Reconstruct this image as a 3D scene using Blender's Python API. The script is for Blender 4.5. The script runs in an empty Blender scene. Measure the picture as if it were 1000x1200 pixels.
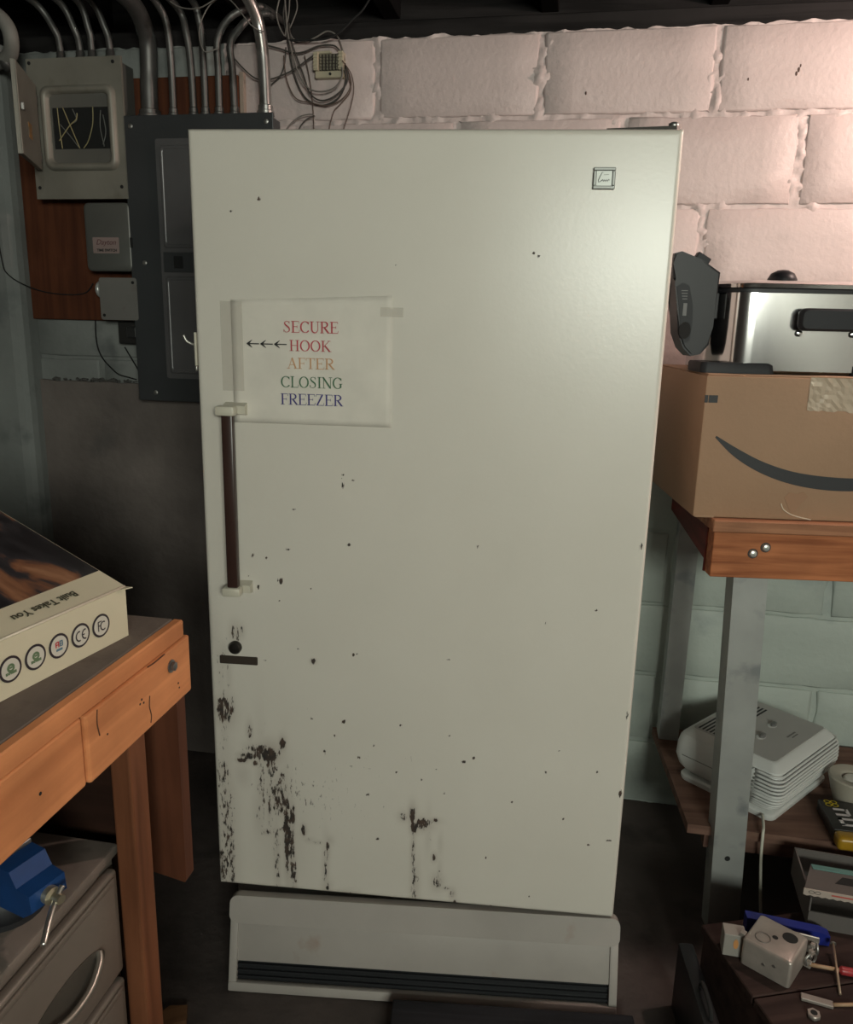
import bpy, bmesh, math, random
import numpy as np
from mathutils import Vector, Matrix, noise
R = math.radians
rnd = random.Random(7)
scn = bpy.context.scene
C = scn.collection

# ---------------------------------------------------------------- camera
HC = 1.31                                   # eye height
cam = bpy.data.cameras.new('camera')
cam.sensor_fit = 'HORIZONTAL'; cam.sensor_width = 36.0; cam.lens = 33.084
cam.clip_start = 0.02
camo = bpy.data.objects.new('camera', cam); C.objects.link(camo)
right = Vector((0.99972691, 0.00536762, 0.02274411))
down = Vector((0.02336891, -0.22962777, -0.97299794))
fwd = Vector((0.0, 0.97326372, -0.2296905))
m = Matrix((right, -down, -fwd)).transposed().to_4x4()
m.translation = (0, 0, HC)
camo.matrix_world = m
scn.camera = camo

# room axes: the back wall is turned ten degrees to the lens
A = R(10)
EX = Vector((math.cos(A), -math.sin(A), 0)); EY = Vector((math.sin(A), math.cos(A), 0))
def room(u, v, z): return EX*u + EY*v + Vector((0, 0, z))

# ---------------------------------------------------------------- sky, daylight, exposure
w = bpy.data.worlds.new('world'); scn.world = w; w.use_nodes = True
w.node_tree.nodes['Background'].inputs[0].default_value = (0.92, 1.0, 0.93, 1)
w.node_tree.nodes['Background'].inputs[1].default_value = 1.0
vs = scn.view_settings
vs.view_transform = 'Standard'; vs.look = 'None'; vs.gamma = 1; vs.use_curve_mapping = False
vs.exposure = 0.62
WIN = dict(u0=0.55, u1=1.70, z0=1.42, z1=2.06, v=-2.0)
al = bpy.data.lights.new('window_daylight', 'AREA'); al.shape = 'RECTANGLE'
al.size = WIN['u1']-WIN['u0']-0.06; al.size_y = WIN['z1']-WIN['z0']-0.06
al.energy = 60; al.color = (1.0, 0.945, 0.885)
alo = bpy.data.objects.new('window_daylight', al); C.objects.link(alo)
alo.location = room((WIN['u0']+WIN['u1'])/2, WIN['v']-0.10, (WIN['z0']+WIN['z1'])/2)
alo.rotation_euler = (R(90), 0, -A)         # faces +EY into the room
LAMP = room(1.02, 1.66, 2.12)

# ---------------------------------------------------------------- materials
MT = {}
def pm(name, base, rough=0.6, metal=0.0, var=0.12, vs=6.0, bump=0.0, bs=60.0, c2=None, c2s=4.0, c2t=0.55, coat=0.0, det=4.0, spec=0.5):
    """Procedural painted / metal / plastic surface: value variation, optional second colour patches, bump."""
    if name in MT: return MT[name]
    m = bpy.data.materials.new(name); m.use_nodes = True
    nt = m.node_tree; N = nt.nodes; L = nt.links
    b = N['Principled BSDF']
    b.inputs['Roughness'].default_value = rough; b.inputs['Metallic'].default_value = metal
    b.inputs['Coat Weight'].default_value = coat; b.inputs['Coat Roughness'].default_value = 0.15
    b.inputs['Specular IOR Level'].default_value = spec
    g = N.new('ShaderNodeNewGeometry')
    def nz(scale, detail=det):
        n = N.new('ShaderNodeTexNoise'); n.inputs['Scale'].default_value = scale; n.inputs['Detail'].default_value = detail
        L.new(g.outputs['Position'], n.inputs['Vector']); return n
    n1 = nz(vs)
    mr = N.new('ShaderNodeMapRange'); mr.inputs[1].default_value = 0.3; mr.inputs[2].default_value = 0.7
    mr.inputs[3].default_value = 1-var; mr.inputs[4].default_value = 1+var*0.6
    L.new(n1.outputs['Fac'], mr.inputs[0])
    mul = N.new('ShaderNodeVectorMath'); mul.operation = 'SCALE'; mul.inputs[0].default_value = base
    L.new(mr.outputs[0], mul.inputs['Scale'])
    out = mul.outputs[0]
    if c2:
        n2 = nz(c2s, 6)
        r2 = N.new('ShaderNodeMapRange'); r2.inputs[1].default_value = c2t; r2.inputs[2].default_value = c2t+0.12
        L.new(n2.outputs['Fac'], r2.inputs[0])
        mx = N.new('ShaderNodeMix'); mx.data_type = 'RGBA'
        L.new(r2.outputs[0], mx.inputs[0]); L.new(out, mx.inputs[6]); mx.inputs[7].default_value = (*c2, 1)
        out = mx.outputs[2]
    L.new(out, b.inputs['Base Color'])
    if bump:
        n3 = nz(bs, 5)
        bp = N.new('ShaderNodeBump'); bp.inputs['Strength'].default_value = min(1, bump); bp.inputs['Distance'].default_value = 0.004*max(1, bump)
        L.new(n3.outputs['Fac'], bp.inputs['Height']); L.new(bp.outputs[0], b.inputs['Normal'])
    MT[name] = m; return m

def wood(name, base, dark, axis='X', scale=14.0, rough=0.6, bump=0.25, knots=0.0):
    if name in MT: return MT[name]
    m = bpy.data.materials.new(name); m.use_nodes = True
    nt = m.node_tree; N = nt.nodes; L = nt.links; b = N['Principled BSDF']
    b.inputs['Roughness'].default_value = rough; b.inputs['Specular IOR Level'].default_value = 0.15
    tc = N.new('ShaderNodeTexCoord'); mp = N.new('ShaderNodeMapping')
    s = {'X': (0.06, 1, 1), 'Y': (1, 0.06, 1), 'Z': (1, 1, 0.06)}[axis]
    mp.inputs['Scale'].default_value = [scale*k*3 for k in s]
    L.new(tc.outputs['Object'], mp.inputs[0])
    n = N.new('ShaderNodeTexNoise'); n.inputs['Scale'].default_value = 1.6; n.inputs['Detail'].default_value = 8; n.inputs['Distortion'].default_value = 0.5
    L.new(mp.outputs[0], n.inputs['Vector'])
    n2 = N.new('ShaderNodeTexNoise'); n2.inputs['Scale'].default_value = 7; n2.inputs['Detail'].default_value = 5
    L.new(tc.outputs['Object'], n2.inputs['Vector'])
    cr = N.new('ShaderNodeValToRGB')
    cr.color_ramp.elements[0].position = 0.33; cr.color_ramp.elements[0].color = (*dark, 1)
    cr.color_ramp.elements[1].position = 0.62; cr.color_ramp.elements[1].color = (*base, 1)
    L.new(n.outputs['Fac'], cr.inputs[0])
    mx = N.new('ShaderNodeMix'); mx.data_type = 'RGBA'; mx.blend_type = 'MULTIPLY'; mx.inputs[0].default_value = 0.55
    r2 = N.new('ShaderNodeMapRange'); r2.inputs[1].default_value = 0.3; r2.inputs[2].default_value = 0.65; r2.inputs[3].default_value = 0.55; r2.inputs[4].default_value = 1.1
    L.new(n2.outputs['Fac'], r2.inputs[0]); L.new(cr.outputs[0], mx.inputs[6]); L.new(r2.outputs[0], mx.inputs[7])
    out = mx.outputs[2]
    if knots:
        v = N.new('ShaderNodeTexVoronoi'); v.inputs['Scale'].default_value = knots
        mp2 = N.new('ShaderNodeMapping'); mp2.inputs['Scale'].default_value = {'X': (.6, 1, 1), 'Y': (1, .6, 1), 'Z': (1, 1, .6)}[axis]
        L.new(tc.outputs['Object'], mp2.inputs[0]); L.new(mp2.outputs[0], v.inputs['Vector'])
        r3 = N.new('ShaderNodeMapRange'); r3.inputs[1].default_value = 0.10; r3.inputs[2].default_value = 0.26; r3.inputs[3].default_value = 0.35; r3.inputs[4].default_value = 1
        L.new(v.outputs['Distance'], r3.inputs[0])
        mk = N.new('ShaderNodeMix'); mk.data_type = 'RGBA'; mk.blend_type = 'MULTIPLY'; mk.inputs[0].default_value = 1
        L.new(out, mk.inputs[6]); L.new(r3.outputs[0], mk.inputs[7]); out = mk.outputs[2]
    L.new(out, b.inputs['Base Color'])
    bp = N.new('ShaderNodeBump'); bp.inputs['Strength'].default_value = bump; bp.inputs['Distance'].default_value = 0.002
    L.new(n.outputs['Fac'], bp.inputs['Height']); L.new(bp.outputs[0], b.inputs['Normal'])
    MT[name] = m; return m

def emit(name, col, s):
    m = bpy.data.materials.new(name); m.use_nodes = True
    b = m.node_tree.nodes['Principled BSDF']; b.inputs['Base Color'].default_value = (*col, 1)
    b.inputs['Emission Color'].default_value = (*col, 1); b.inputs['Emission Strength'].default_value = s
    return m

def glass_thin(name):
    m = bpy.data.materials.new(name); m.use_nodes = True
    nt = m.node_tree; N = nt.nodes; L = nt.links; N.remove(N['Principled BSDF'])
    t = N.new('ShaderNodeBsdfTransparent'); t.inputs[0].default_value = (0.93, 0.98, 0.95, 1)
    g = N.new('ShaderNodeBsdfGlossy'); g.inputs['Roughness'].default_value = 0.03
    fr = N.new('ShaderNodeFresnel'); mx = N.new('ShaderNodeMixShader')
    L.new(fr.outputs[0], mx.inputs[0]); L.new(t.outputs[0], mx.inputs[1]); L.new(g.outputs[0], mx.inputs[2])
    L.new(mx.outputs[0], N['Material Output'].inputs[0]); return m

def tape_film(name):
    m = bpy.data.materials.new(name); m.use_nodes = True
    nt = m.node_tree; N = nt.nodes; L = nt.links; b = N['Principled BSDF']
    b.inputs['Base Color'].default_value = (.62, .57, .50, 1); b.inputs['Roughness'].default_value = .25
    t = N.new('ShaderNodeBsdfTransparent'); mx = N.new('ShaderNodeMixShader'); mx.inputs[0].default_value = .13
    L.new(t.outputs[0], mx.inputs[1]); L.new(b.outputs[0], mx.inputs[2]); L.new(mx.outputs[0], N['Material Output'].inputs[0]); return m

# ---------------------------------------------------------------- mesh helpers
def B(): return bmesh.new()
def box(bm, x0, x1, y0, y1, z0, z1, bev=0.0, seg=2, M=None):
    r = bmesh.ops.create_cube(bm, size=1.0)
    vs_ = r['verts']
    for v in vs_:
        v.co = Vector(((x0+x1)/2+v.co.x*(x1-x0), (y0+y1)/2+v.co.y*(y1-y0), (z0+z1)/2+v.co.z*(z1-z0)))
    if bev > 0:
        es = list({e for v in vs_ for e in v.link_edges})
        rr = bmesh.ops.bevel(bm, geom=es, offset=bev, segments=seg, profile=0.5, affect='EDGES')
        vs_ = list({v for f in rr['faces'] for v in f.verts} | {v for v in vs_ if v.is_valid})
    if M is not None:
        vs_ = [v for v in vs_ if v.is_valid]
        bmesh.ops.transform(bm, matrix=M, verts=vs_)
    return bm
def catmull(pts, k=6):
    P = [Vector(p) for p in pts]; out = []
    for i in range(len(P)-1):
        p0 = P[max(i-1, 0)]; p1 = P[i]; p2 = P[i+1]; p3 = P[min(i+2, len(P)-1)]
        for j in range(k):
            t = j/k
            out.append(0.5*((2*p1)+(p2-p0)*t+(2*p0-5*p1+4*p2-p3)*t*t+(3*p1-p0-3*p2+p3)*t**3))
    out.append(P[-1]); return out
def tube(bm, pts, r, n=8, caps=True, closed=False):
    P = [Vector(p) for p in pts]; rings = []; up = None
    for i, p in enumerate(P):
        if closed: d = P[(i+1) % len(P)]-P[i-1]
        else: d = P[min(i+1, len(P)-1)]-P[max(i-1, 0)]
        d.normalize()
        if up is None:
            up = Vector((0, 0, 1)) if abs(d.z) < 0.9 else Vector((1, 0, 0))
        s = d.cross(up)
        if s.length < 1e-6: s = d.cross(Vector((0, 1, 0)))
        s.normalize(); up = s.cross(d).normalized()
        rr = r[i] if isinstance(r, (list, tuple)) else r
        rings.append([bm.verts.new(p+s*math.cos(2*math.pi*k/n)*rr+up*math.sin(2*math.pi*k/n)*rr) for k in range(n)])
    m_ = len(rings)
    for i in range(m_ if closed else m_-1):
        a, b_ = rings[i], rings[(i+1) % m_]
        for k in range(n):
            f = bm.faces.new((a[k], a[(k+1) % n], b_[(k+1) % n], b_[k])); f.smooth = True
    if caps and not closed:
        bm.faces.new(rings[0]); bm.faces.new(rings[-1][::-1])
    return bm
def lathe(bm, prof, n=24, M=None, caps=True):
    """prof = [(r, z), ...] around local Z; M places it."""
    M = M or Matrix(); rings = []
    for (r, z) in prof:
        rings.append([bm.verts.new(M @ Vector((r*math.cos(2*math.pi*k/n), r*math.sin(2*math.pi*k/n), z))) for k in range(n)])
    for a, b_ in zip(rings, rings[1:]):
        for k in range(n):
            f = bm.faces.new((a[k], a[(k+1) % n], b_[(k+1) % n], b_[k])); f.smooth = True
    if caps:
        bm.faces.new(rings[0][::-1]); bm.faces.new(rings[-1])
    return bm
def prism(bm, poly, h0, h1, M=None):
    """Polygon in local XY extruded along Z from h0 to h1, placed by M."""
    M = M or Matrix(); n = len(poly)
    a = [bm.verts.new(M @ Vector((x, y, h0))) for x, y in poly]
    b_ = [bm.verts.new(M @ Vector((x, y, h1))) for x, y in poly]
    bm.faces.new(a[::-1]); bm.faces.new(b_)
    for k in range(n): bm.faces.new((a[k], a[(k+1) % n], b_[(k+1) % n], b_[k]))
    return bm
def rrect(x0, x1, y0, y1, r, n=5):
    out = []
    for cx, cy, a0 in ((x1-r, y1-r, 0), (x0+r, y1-r, 90), (x0+r, y0+r, 180), (x1-r, y0+r, 270)):
        for k in range(n+1):
            a = R(a0+90*k/n); out.append((cx+r*math.cos(a), cy+r*math.sin(a)))
    return out
def loft(bm, rings, caps=True, smooth=True):
    V = [[bm.verts.new(p) for p in ring] for ring in rings]; n = len(V[0])
    for a, b_ in zip(V, V[1:]):
        for k in range(n):
            f = bm.faces.new((a[k], a[(k+1) % n], b_[(k+1) % n], b_[k])); f.smooth = smooth
    if caps: bm.faces.new(V[0][::-1]); bm.faces.new(V[-1])
    return bm
FRONT = Matrix.Rotation(R(90), 4, 'X')      # local XY drawing -> XZ plane; its +Z points to -Y (towards the viewer)
def obj(name, bm, mat, parent=None, smooth=None, loc=None, rotz=None, label=None):
    bmesh.ops.recalc_face_normals(bm, faces=bm.faces)
    me = bpy.data.meshes.new(name); bm.to_mesh(me); bm.free()
    return mobj(name, me, mat, parent, smooth, loc, rotz, label)
def mobj(name, me, mat, parent=None, smooth=None, loc=None, rotz=None, label=None):
    if mat is not None and not me.materials: me.materials.append(mat)
    o = bpy.data.objects.new(name, me); C.objects.link(o)
    if smooth:
        me.polygons.foreach_set('use_smooth', [True]*len(me.polygons))
        me.set_sharp_from_angle(angle=R(smooth))
    if parent is not None: o.parent = parent
    if loc is not None: o.location = loc
    if rotz is not None: o.rotation_euler.z = rotz
    if label: o['label'] = label
    return o
def tag(o, label, cat, group=None):
    o['label'] = label; o['category'] = cat
    if group: o['group'] = group
    return o
def struct(o): o['kind'] = 'structure'; return o
def thing(name, label, cat, loc=(0, 0, 0), rotz=0.0, group=None):
    o = bpy.data.objects.new(name, None); C.objects.link(o)
    o.empty_display_size = 0.05
    o.location = loc; o.rotation_euler = (0, 0, rotz)
    return tag(o, label, cat, group)
def text_mesh(bm, s, size, M, depth=0.0004, bold=0.0, shear=0.0):
    cu = bpy.data.curves.new('t', 'FONT'); cu.body = s; cu.size = size; cu.extrude = depth/2
    cu.align_x = 'CENTER'; cu.align_y = 'CENTER'; cu.offset = bold; cu.shear = shear; cu.resolution_u = 3
    o = bpy.data.objects.new('t', cu); C.objects.link(o)
    bpy.context.view_layer.update()
    me = bpy.data.meshes.new_from_object(o.evaluated_get(bpy.context.evaluated_depsgraph_get()))
    me.transform(M); bm.from_mesh(me)
    bpy.data.objects.remove(o); bpy.data.curves.remove(cu); bpy.data.meshes.remove(me)
    return bm
def strokes(bm, S, M, h=0.0003):
    """S = list of [(x, y, width), ...] pen strokes in drawing XY, raised by h; M places them."""
    for st in S:
        n = len(st); L_, R_ = [], []
        for i, (x, y, wd) in enumerate(st):
            a = st[max(i-1, 0)]; c = st[min(i+1, n-1)]
            dx, dy = c[0]-a[0], c[1]-a[1]; q = math.hypot(dx, dy) or 1
            nx, ny = -dy/q, dx/q
            L_.append(bm.verts.new(M @ Vector((x+nx*wd/2, y+ny*wd/2, h)))); R_.append(bm.verts.new(M @ Vector((x-nx*wd/2, y-ny*wd/2, h))))
        for i in range(n-1): bm.faces.new((L_[i], R_[i], R_[i+1], L_[i+1]))
    return bm
def arc(cx, cy, rx, ry, a0, a1, w0, w1=None, n=16, wf=None):
    out = []
    for k in range(n+1):
        t = k/n; a = R(a0+(a1-a0)*t)
        wd = wf(a) if wf else w0+((w1 if w1 is not None else w0)-w0)*t
        out.append((cx+rx*math.cos(a), cy+ry*math.sin(a), wd))
    return out

# ================================================================ the setting
VW = 2.08                                   # distance of the back wall face along EY
ULEFT, URIGHT, VBACK, ZC = -1.95, 1.80, -2.0, 2.30
m_warm_tint = pm('wall_warm_light_tint', (0.52, 0.435, 0.42), 0.5, var=0.08, vs=3, bump=0.38, bs=75, c2=(0.45, 0.375, 0.36), c2s=9, c2t=0.62)  # off-white wall paint with the warm upper light put into its colour
m_cool_tint = pm('wall_cool_light_tint', (0.40, 0.445, 0.405), 0.6, var=0.12, vs=3, bump=0.4, bs=60, c2=(0.33, 0.37, 0.35), c2s=8, c2t=0.60)  # same wall paint, greenish daylight put into the lower courses' colour
m_grey = pm('paint_cold_grey', (0.23, 0.24, 0.23), 0.65, var=0.2, vs=4, bump=0.5, bs=40, c2=(0.14, 0.148, 0.147), c2s=7, c2t=0.60)
m_conc = pm('concrete_dark', (0.165, 0.138, 0.125), 0.8, var=0.3, vs=5, bump=0.8, bs=35, c2=(0.10, 0.09, 0.085), c2s=3.5, c2t=0.56)
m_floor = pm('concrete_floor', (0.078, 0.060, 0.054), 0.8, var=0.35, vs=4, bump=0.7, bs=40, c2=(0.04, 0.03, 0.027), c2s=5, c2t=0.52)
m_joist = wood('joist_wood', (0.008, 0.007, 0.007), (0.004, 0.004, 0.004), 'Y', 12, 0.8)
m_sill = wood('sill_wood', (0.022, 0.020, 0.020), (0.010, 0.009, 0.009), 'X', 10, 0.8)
ROT = -A
def rq(bm, quads):
    for q in quads: bm.faces.new([bm.verts.new(p) for p in q])
# floor
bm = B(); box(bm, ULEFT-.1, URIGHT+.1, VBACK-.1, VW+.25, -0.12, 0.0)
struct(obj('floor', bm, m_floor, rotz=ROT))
# ceiling deck and its joists (they run away from the back wall)
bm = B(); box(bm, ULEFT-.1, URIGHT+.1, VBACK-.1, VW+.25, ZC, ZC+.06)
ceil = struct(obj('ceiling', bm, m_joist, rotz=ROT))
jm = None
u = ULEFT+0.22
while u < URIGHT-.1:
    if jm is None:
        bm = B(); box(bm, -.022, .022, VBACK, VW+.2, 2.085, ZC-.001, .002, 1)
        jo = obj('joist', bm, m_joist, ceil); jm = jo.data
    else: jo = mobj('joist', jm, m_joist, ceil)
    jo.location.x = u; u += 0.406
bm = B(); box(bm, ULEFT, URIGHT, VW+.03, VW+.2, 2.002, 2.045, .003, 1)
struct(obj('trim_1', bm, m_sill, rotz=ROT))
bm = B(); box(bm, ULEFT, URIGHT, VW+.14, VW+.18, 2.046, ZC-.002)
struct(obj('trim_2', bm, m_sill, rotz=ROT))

# back wall: a lumpy mortar core with painted blocks as pieces
rows = [(1.81, 1.998), (1.606, 1.808)]
z = 1.604
while z > 0.0: rows.append((max(z-.1995, 0.001), z)); z -= .2015
def joints(i):
    base = 0.291 if i % 2 == 0 else 0.089
    return [base+0.4035*k for k in range(-7, 7)]
def nearest(x, arr): return min(abs(x-a_) for a_ in arr)
us = np.arange(ULEFT, URIGHT+.008, .008); zs = np.concatenate([np.arange(0.0, 1.4, .014), np.arange(1.4, 1.993, .007), [1.997]])
verts = []; faces = []; JN = [joints(k) for k in range(3)]
for zi in zs:
    for ui in us:
        n_ = noise.noise(Vector((ui*38, zi*38, 1.3)))*0.5+noise.noise(Vector((ui*90, zi*90, 4.1)))*0.35
        d = 0.0040-0.0125*max(0, n_-0.06)
        if zi > 1.39:
            ri = 0 if zi > 1.809 else (1 if zi > 1.606 else 2)
            jd = nearest(ui, JN[ri]); hd = min(abs(zi-1.809), abs(zi-1.606), abs(zi-1.998))
            amp = max(0.0, 1-max(0, jd-.006)/.022)*1.0+max(0.0, 1-max(0, hd-.003)/.014)*.6
            d -= 0.015*min(amp, 1.1)*max(0, n_+.10)
        if zi > 1.985: d += 0.006*abs(noise.noise(Vector((ui*22, 7.7, 2.2))))
        verts.append((ui, VW+d, zi+(0.008*noise.noise(Vector((ui*30, 3.3, 9.9))) if zi > 1.99 else 0)))
nu = len(us)
for j in range(len(zs)-1):
    for i in range(nu-1):
        k = j*nu+i; faces.append((k, k+1, k+1+nu, k+nu))
me = bpy.data.meshes.new('wall_back'); me.from_pydata(verts, [], faces); me.update()
wall = struct(mobj('wall_back', me, m_warm_tint, rotz=ROT))
wall.data.materials.append(m_cool_tint); wall.data.materials.append(m_grey)
mi = []
for p in wall.data.polygons:
    c = p.center
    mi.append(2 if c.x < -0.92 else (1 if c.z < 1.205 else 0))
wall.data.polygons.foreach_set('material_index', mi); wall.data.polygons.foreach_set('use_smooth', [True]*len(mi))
bm = B(); box(bm, ULEFT-.1, URIGHT+.1, VW+.02, VW+.22, -.02, 1.985)
obj('block_core', bm, m_conc, wall)
def block_mesh(seed, wd, ht):
    r_ = random.Random(seed); nx, nz = 10, 6; dep = 0.03
    bm = B(); g = []
    for j in range(nz+1):
        row = []
        for i in range(nx+1):
            x = -wd/2+wd*i/nx; zz = -ht/2+ht*j/nz
            ex_ = min(i, nx-i); ez_ = min(j, nz-j); y = 0.0
            if ex_ == 0: x += (1 if i == 0 else -1)*r_.uniform(-.003, .006); y = .002+r_.uniform(0, .003)
            if ez_ == 0: zz += (1 if j == 0 else -1)*r_.uniform(-.001, .0035); y = max(y, .0022)
            if ex_ == 1: x += (-1 if i == 1 else 1)*(wd/nx-.007)
            if ez_ == 1: zz += (-1 if j == 1 else 1)*(ht/nz-.005)
            y += r_.uniform(-.0006, .0006)
            row.append(bm.verts.new((x, y, zz)))
        g.append(row)
    for j in range(nz):
        for i in range(nx):
            f = bm.faces.new((g[j][i], g[j][i+1], g[j+1][i+1], g[j+1][i])); f.smooth = True
    rim = [g[0][i] for i in range(nx+1)]+[g[j][nx] for j in range(1, nz+1)]+[g[nz][i] for i in range(nx-1, -1, -1)]+[g[j][0] for j in range(nz-1, 0, -1)]
    bk = [bm.verts.new((v.co.x, dep, v.co.z)) for v in rim]
    for k in range(len(rim)): bm.faces.new((rim[k], bk[k], bk[(k+1) % len(rim)], rim[(k+1) % len(rim)]))
    me_ = bpy.data.meshes.new('block'); bmesh.ops.recalc_face_normals(bm, faces=bm.faces); bm.to_mesh(me_); bm.free()
    return me_
LEDGE = 1.139
cache = {}
for i, (z0, z1) in enumerate(rows):
    js = joints(i)
    for a_, b_ in zip(js, js[1:]):
        if b_ < ULEFT+.1 or a_ > URIGHT-.1: continue
        a2, b2 = max(a_, ULEFT), min(b_, URIGHT)
        uc = (a2+b2)/2
        if uc < -0.4 and z1 < LEDGE+.03: continue          # behind the poured base on the left
        mat = m_grey if uc < -0.95 else (m_cool_tint if z1 < 1.21 else m_warm_tint)
        key = (mat.name, round(b2-a2, 3), round(z1-z0, 3), rnd.randint(0, 2))
        if key not in cache:
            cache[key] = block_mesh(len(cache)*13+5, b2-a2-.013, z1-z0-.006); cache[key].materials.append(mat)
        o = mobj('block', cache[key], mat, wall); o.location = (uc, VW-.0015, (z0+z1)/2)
# poured base of the wall on the left, a little proud, with a broken top edge
bm = B(); n = 60; ring = []
top = []; 
for k in range(n+1):
    uu = ULEFT+(1.65)*k/n; zz = LEDGE-.004+.006*noise.noise(Vector((uu*25, 0, 0)))
    top.append((uu, zz))
fr = [bm.verts.new((a_, VW-.014, b_)) for a_, b_ in top]; bk = [bm.verts.new((a_, VW+.02, b_+.002)) for a_, b_ in top]
f0 = [bm.verts.new((a_, VW-.02, 0)) for a_, b_ in top]
for k in range(n):
    bm.faces.new((fr[k], fr[k+1], bk[k+1], bk[k])); bm.faces.new((f0[k], f0[k+1], fr[k+1], fr[k]))
e = [bm.verts.new((top[-1][0], VW+.02, 0))]; bm.faces.new((fr[-1], f0[-1], e[0], bk[-1]))
obj('poured_base', bm, m_conc, wall)
# crumbs of mortar lying on the base edge
bm = B()
for k in range(70):
    uu = rnd.gauss(-1.27, .09); s_ = rnd.uniform(.002, .007)
    M = Matrix.Translation((uu, VW-.010+rnd.uniform(-.006, .004), LEDGE+s_*.3)) @ Matrix.Rotation(rnd.uniform(0, 3), 4, (rnd.random(), rnd.random(), rnd.random()))
    box(bm, -s_, s_, -s_*.6, s_*.6, -s_*.4, s_*.4, M=M)
o = obj('mortar_crumbs', bm, pm('crumb', (0.09, 0.085, 0.08), .9), wall); o['kind'] = 'stuff'
# cracks running down through the old paint, as thin dark gaps raised along the joint
m_crack = pm('crack_dark', (0.012, 0.012, 0.012), 1.0)
for pts in ([(-1.329, 1.306), (-1.331, 1.26), (-1.326, 1.225), (-1.312, 1.198), (-1.29, 1.175), (-1.268, 1.158), (-1.235, 1.150), (-1.214, 1.145)],
            [(-1.244, 1.235), (-1.232, 1.215), (-1.214, 1.185), (-1.200, 1.160), (-1.196, 1.146)]):
    bm = B(); tube(bm, [Vector((q.x, VW-.0030, q.y)) for q in catmull([(p[0], p[1], 0) for p in pts], 4)], .0021, 5)
    obj('crack', bm, m_crack, wall)
# pits in the paint of the top course
for (uu, zz, s_) in ((.467, 1.897, .0045), (.463, 1.889, .004), (.470, 1.905, .003), (-.005, 1.86, .003), (.36, 1.88, .0025)):
    bm = B(); lathe(bm, [(s_, 0), (s_*.7, .0012)], 9, Matrix.Translation((uu, VW-.0014, zz)) @ FRONT @ Matrix.Diagonal((.7, 1.4, 1, 1))); obj('pit', bm, pm('pit_brown', (.08, .05, .04), .9), wall)
# the pier at the far left with its rounded corner
bm = B()
pl = [(-1.95, 0.0), (-1.95, -.075), (-1.545, -.075), (-1.528, -.070), (-1.517, -.058), (-1.512, -.04), (-1.512, 0.0)]
prism(bm, [(a_, VW+b_) for a_, b_ in pl], 0.0, 2.0)
o = struct(obj('wall_pier', bm, m_grey, rotz=ROT))
# side walls and the wall behind the viewer with its window opening
m_plain = pm('wall_dim', (0.24, 0.24, 0.235), 0.8, var=0.2, vs=3, bump=0.6, bs=30)
bm = B(); box(bm, ULEFT-.1, ULEFT, VBACK, VW+.2, 0, ZC); struct(obj('wall_left', bm, m_plain, rotz=ROT))
bm = B(); box(bm, URIGHT, URIGHT+.1, VBACK, VW+.2, 0, ZC); struct(obj('wall_right', bm, pm('wall_bounce_white', (.66, .64, .60), .7, var=.08, vs=3, bump=.5, bs=30), rotz=ROT))  # unseen right wall, made white to bounce light back into the room
bm = B(); q = WIN
box(bm, ULEFT-.1, q['u0'], VBACK-.12, VBACK, 0, ZC); box(bm, q['u1'], URIGHT+.1, VBACK-.12, VBACK, 0, ZC)
box(bm, q['u0'], q['u1'], VBACK-.12, VBACK, 0, q['z0']); box(bm, q['u0'], q['u1'], VBACK-.12, VBACK, q['z1'], ZC)
struct(obj('wall_front', bm, m_plain, rotz=ROT))
m_wf = pm('window_frame_paint', (0.55, 0.55, 0.52), 0.5)
bm = B()
for a_, b_, c_, d_ in ((q['u0'], q['u0']+.04, q['z0'], q['z1']), (q['u1']-.04, q['u1'], q['z0'], q['z1']), (q['u0']+.04, q['u1']-.04, q['z0'], q['z0']+.04), (q['u0']+.04, q['u1']-.04, q['z1']-.04, q['z1'])):
    box(bm, a_, b_, VBACK-.08, VBACK-.03, c_, d_, .003, 1)
um = (q['u0']+q['u1'])/2
box(bm, um-.018, um+.018, VBACK-.075, VBACK-.035, q['z0']+.04, q['z1']-.04)
win = struct(obj('window_1', bm, m_wf, rotz=ROT))
mg = glass_thin('window_glass')
for a_, b_ in ((q['u0']+.04, um-.018), (um+.018, q['u1']-.04)):
    bm = B(); box(bm, a_, b_, VBACK-.057, VBACK-.053, q['z0']+.04, q['z1']-.04); obj('pane', bm, mg, win)
# a bare bulb on a ceiling socket, outside the picture
lamp = thing('ceiling_lamp', 'bare bulb in a white porcelain socket under the joists', 'lamp', LAMP)
bm = B(); lathe(bm, [(.055, -.035), (.055, -.02), (.04, 0.0), (.02, 0.05)][::-1][::-1], 20, Matrix.Translation((0, 0, 0)))
obj('socket', bm, pm('porcelain', (.8, .78, .74), .3), lamp, 40)
bm = B(); lathe(bm, [(.004, -.145), (.02, -.14), (.030, -.12), (.031, -.10), (.022, -.07), (.014, -.05), (.013, -.036)], 20)
obj('bulb', bm, emit('bulb_glow', (1.0, .78, .52), 3.0), lamp, 60)
pl_ = bpy.data.lights.new('bulb_light', 'POINT'); pl_.energy = 20; pl_.color = (1.0, .75, .655); pl_.shadow_soft_size = .05
plo = bpy.data.objects.new('bulb_light', pl_); C.objects.link(plo); plo.location = LAMP+Vector((0, 0, -.19))

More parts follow.
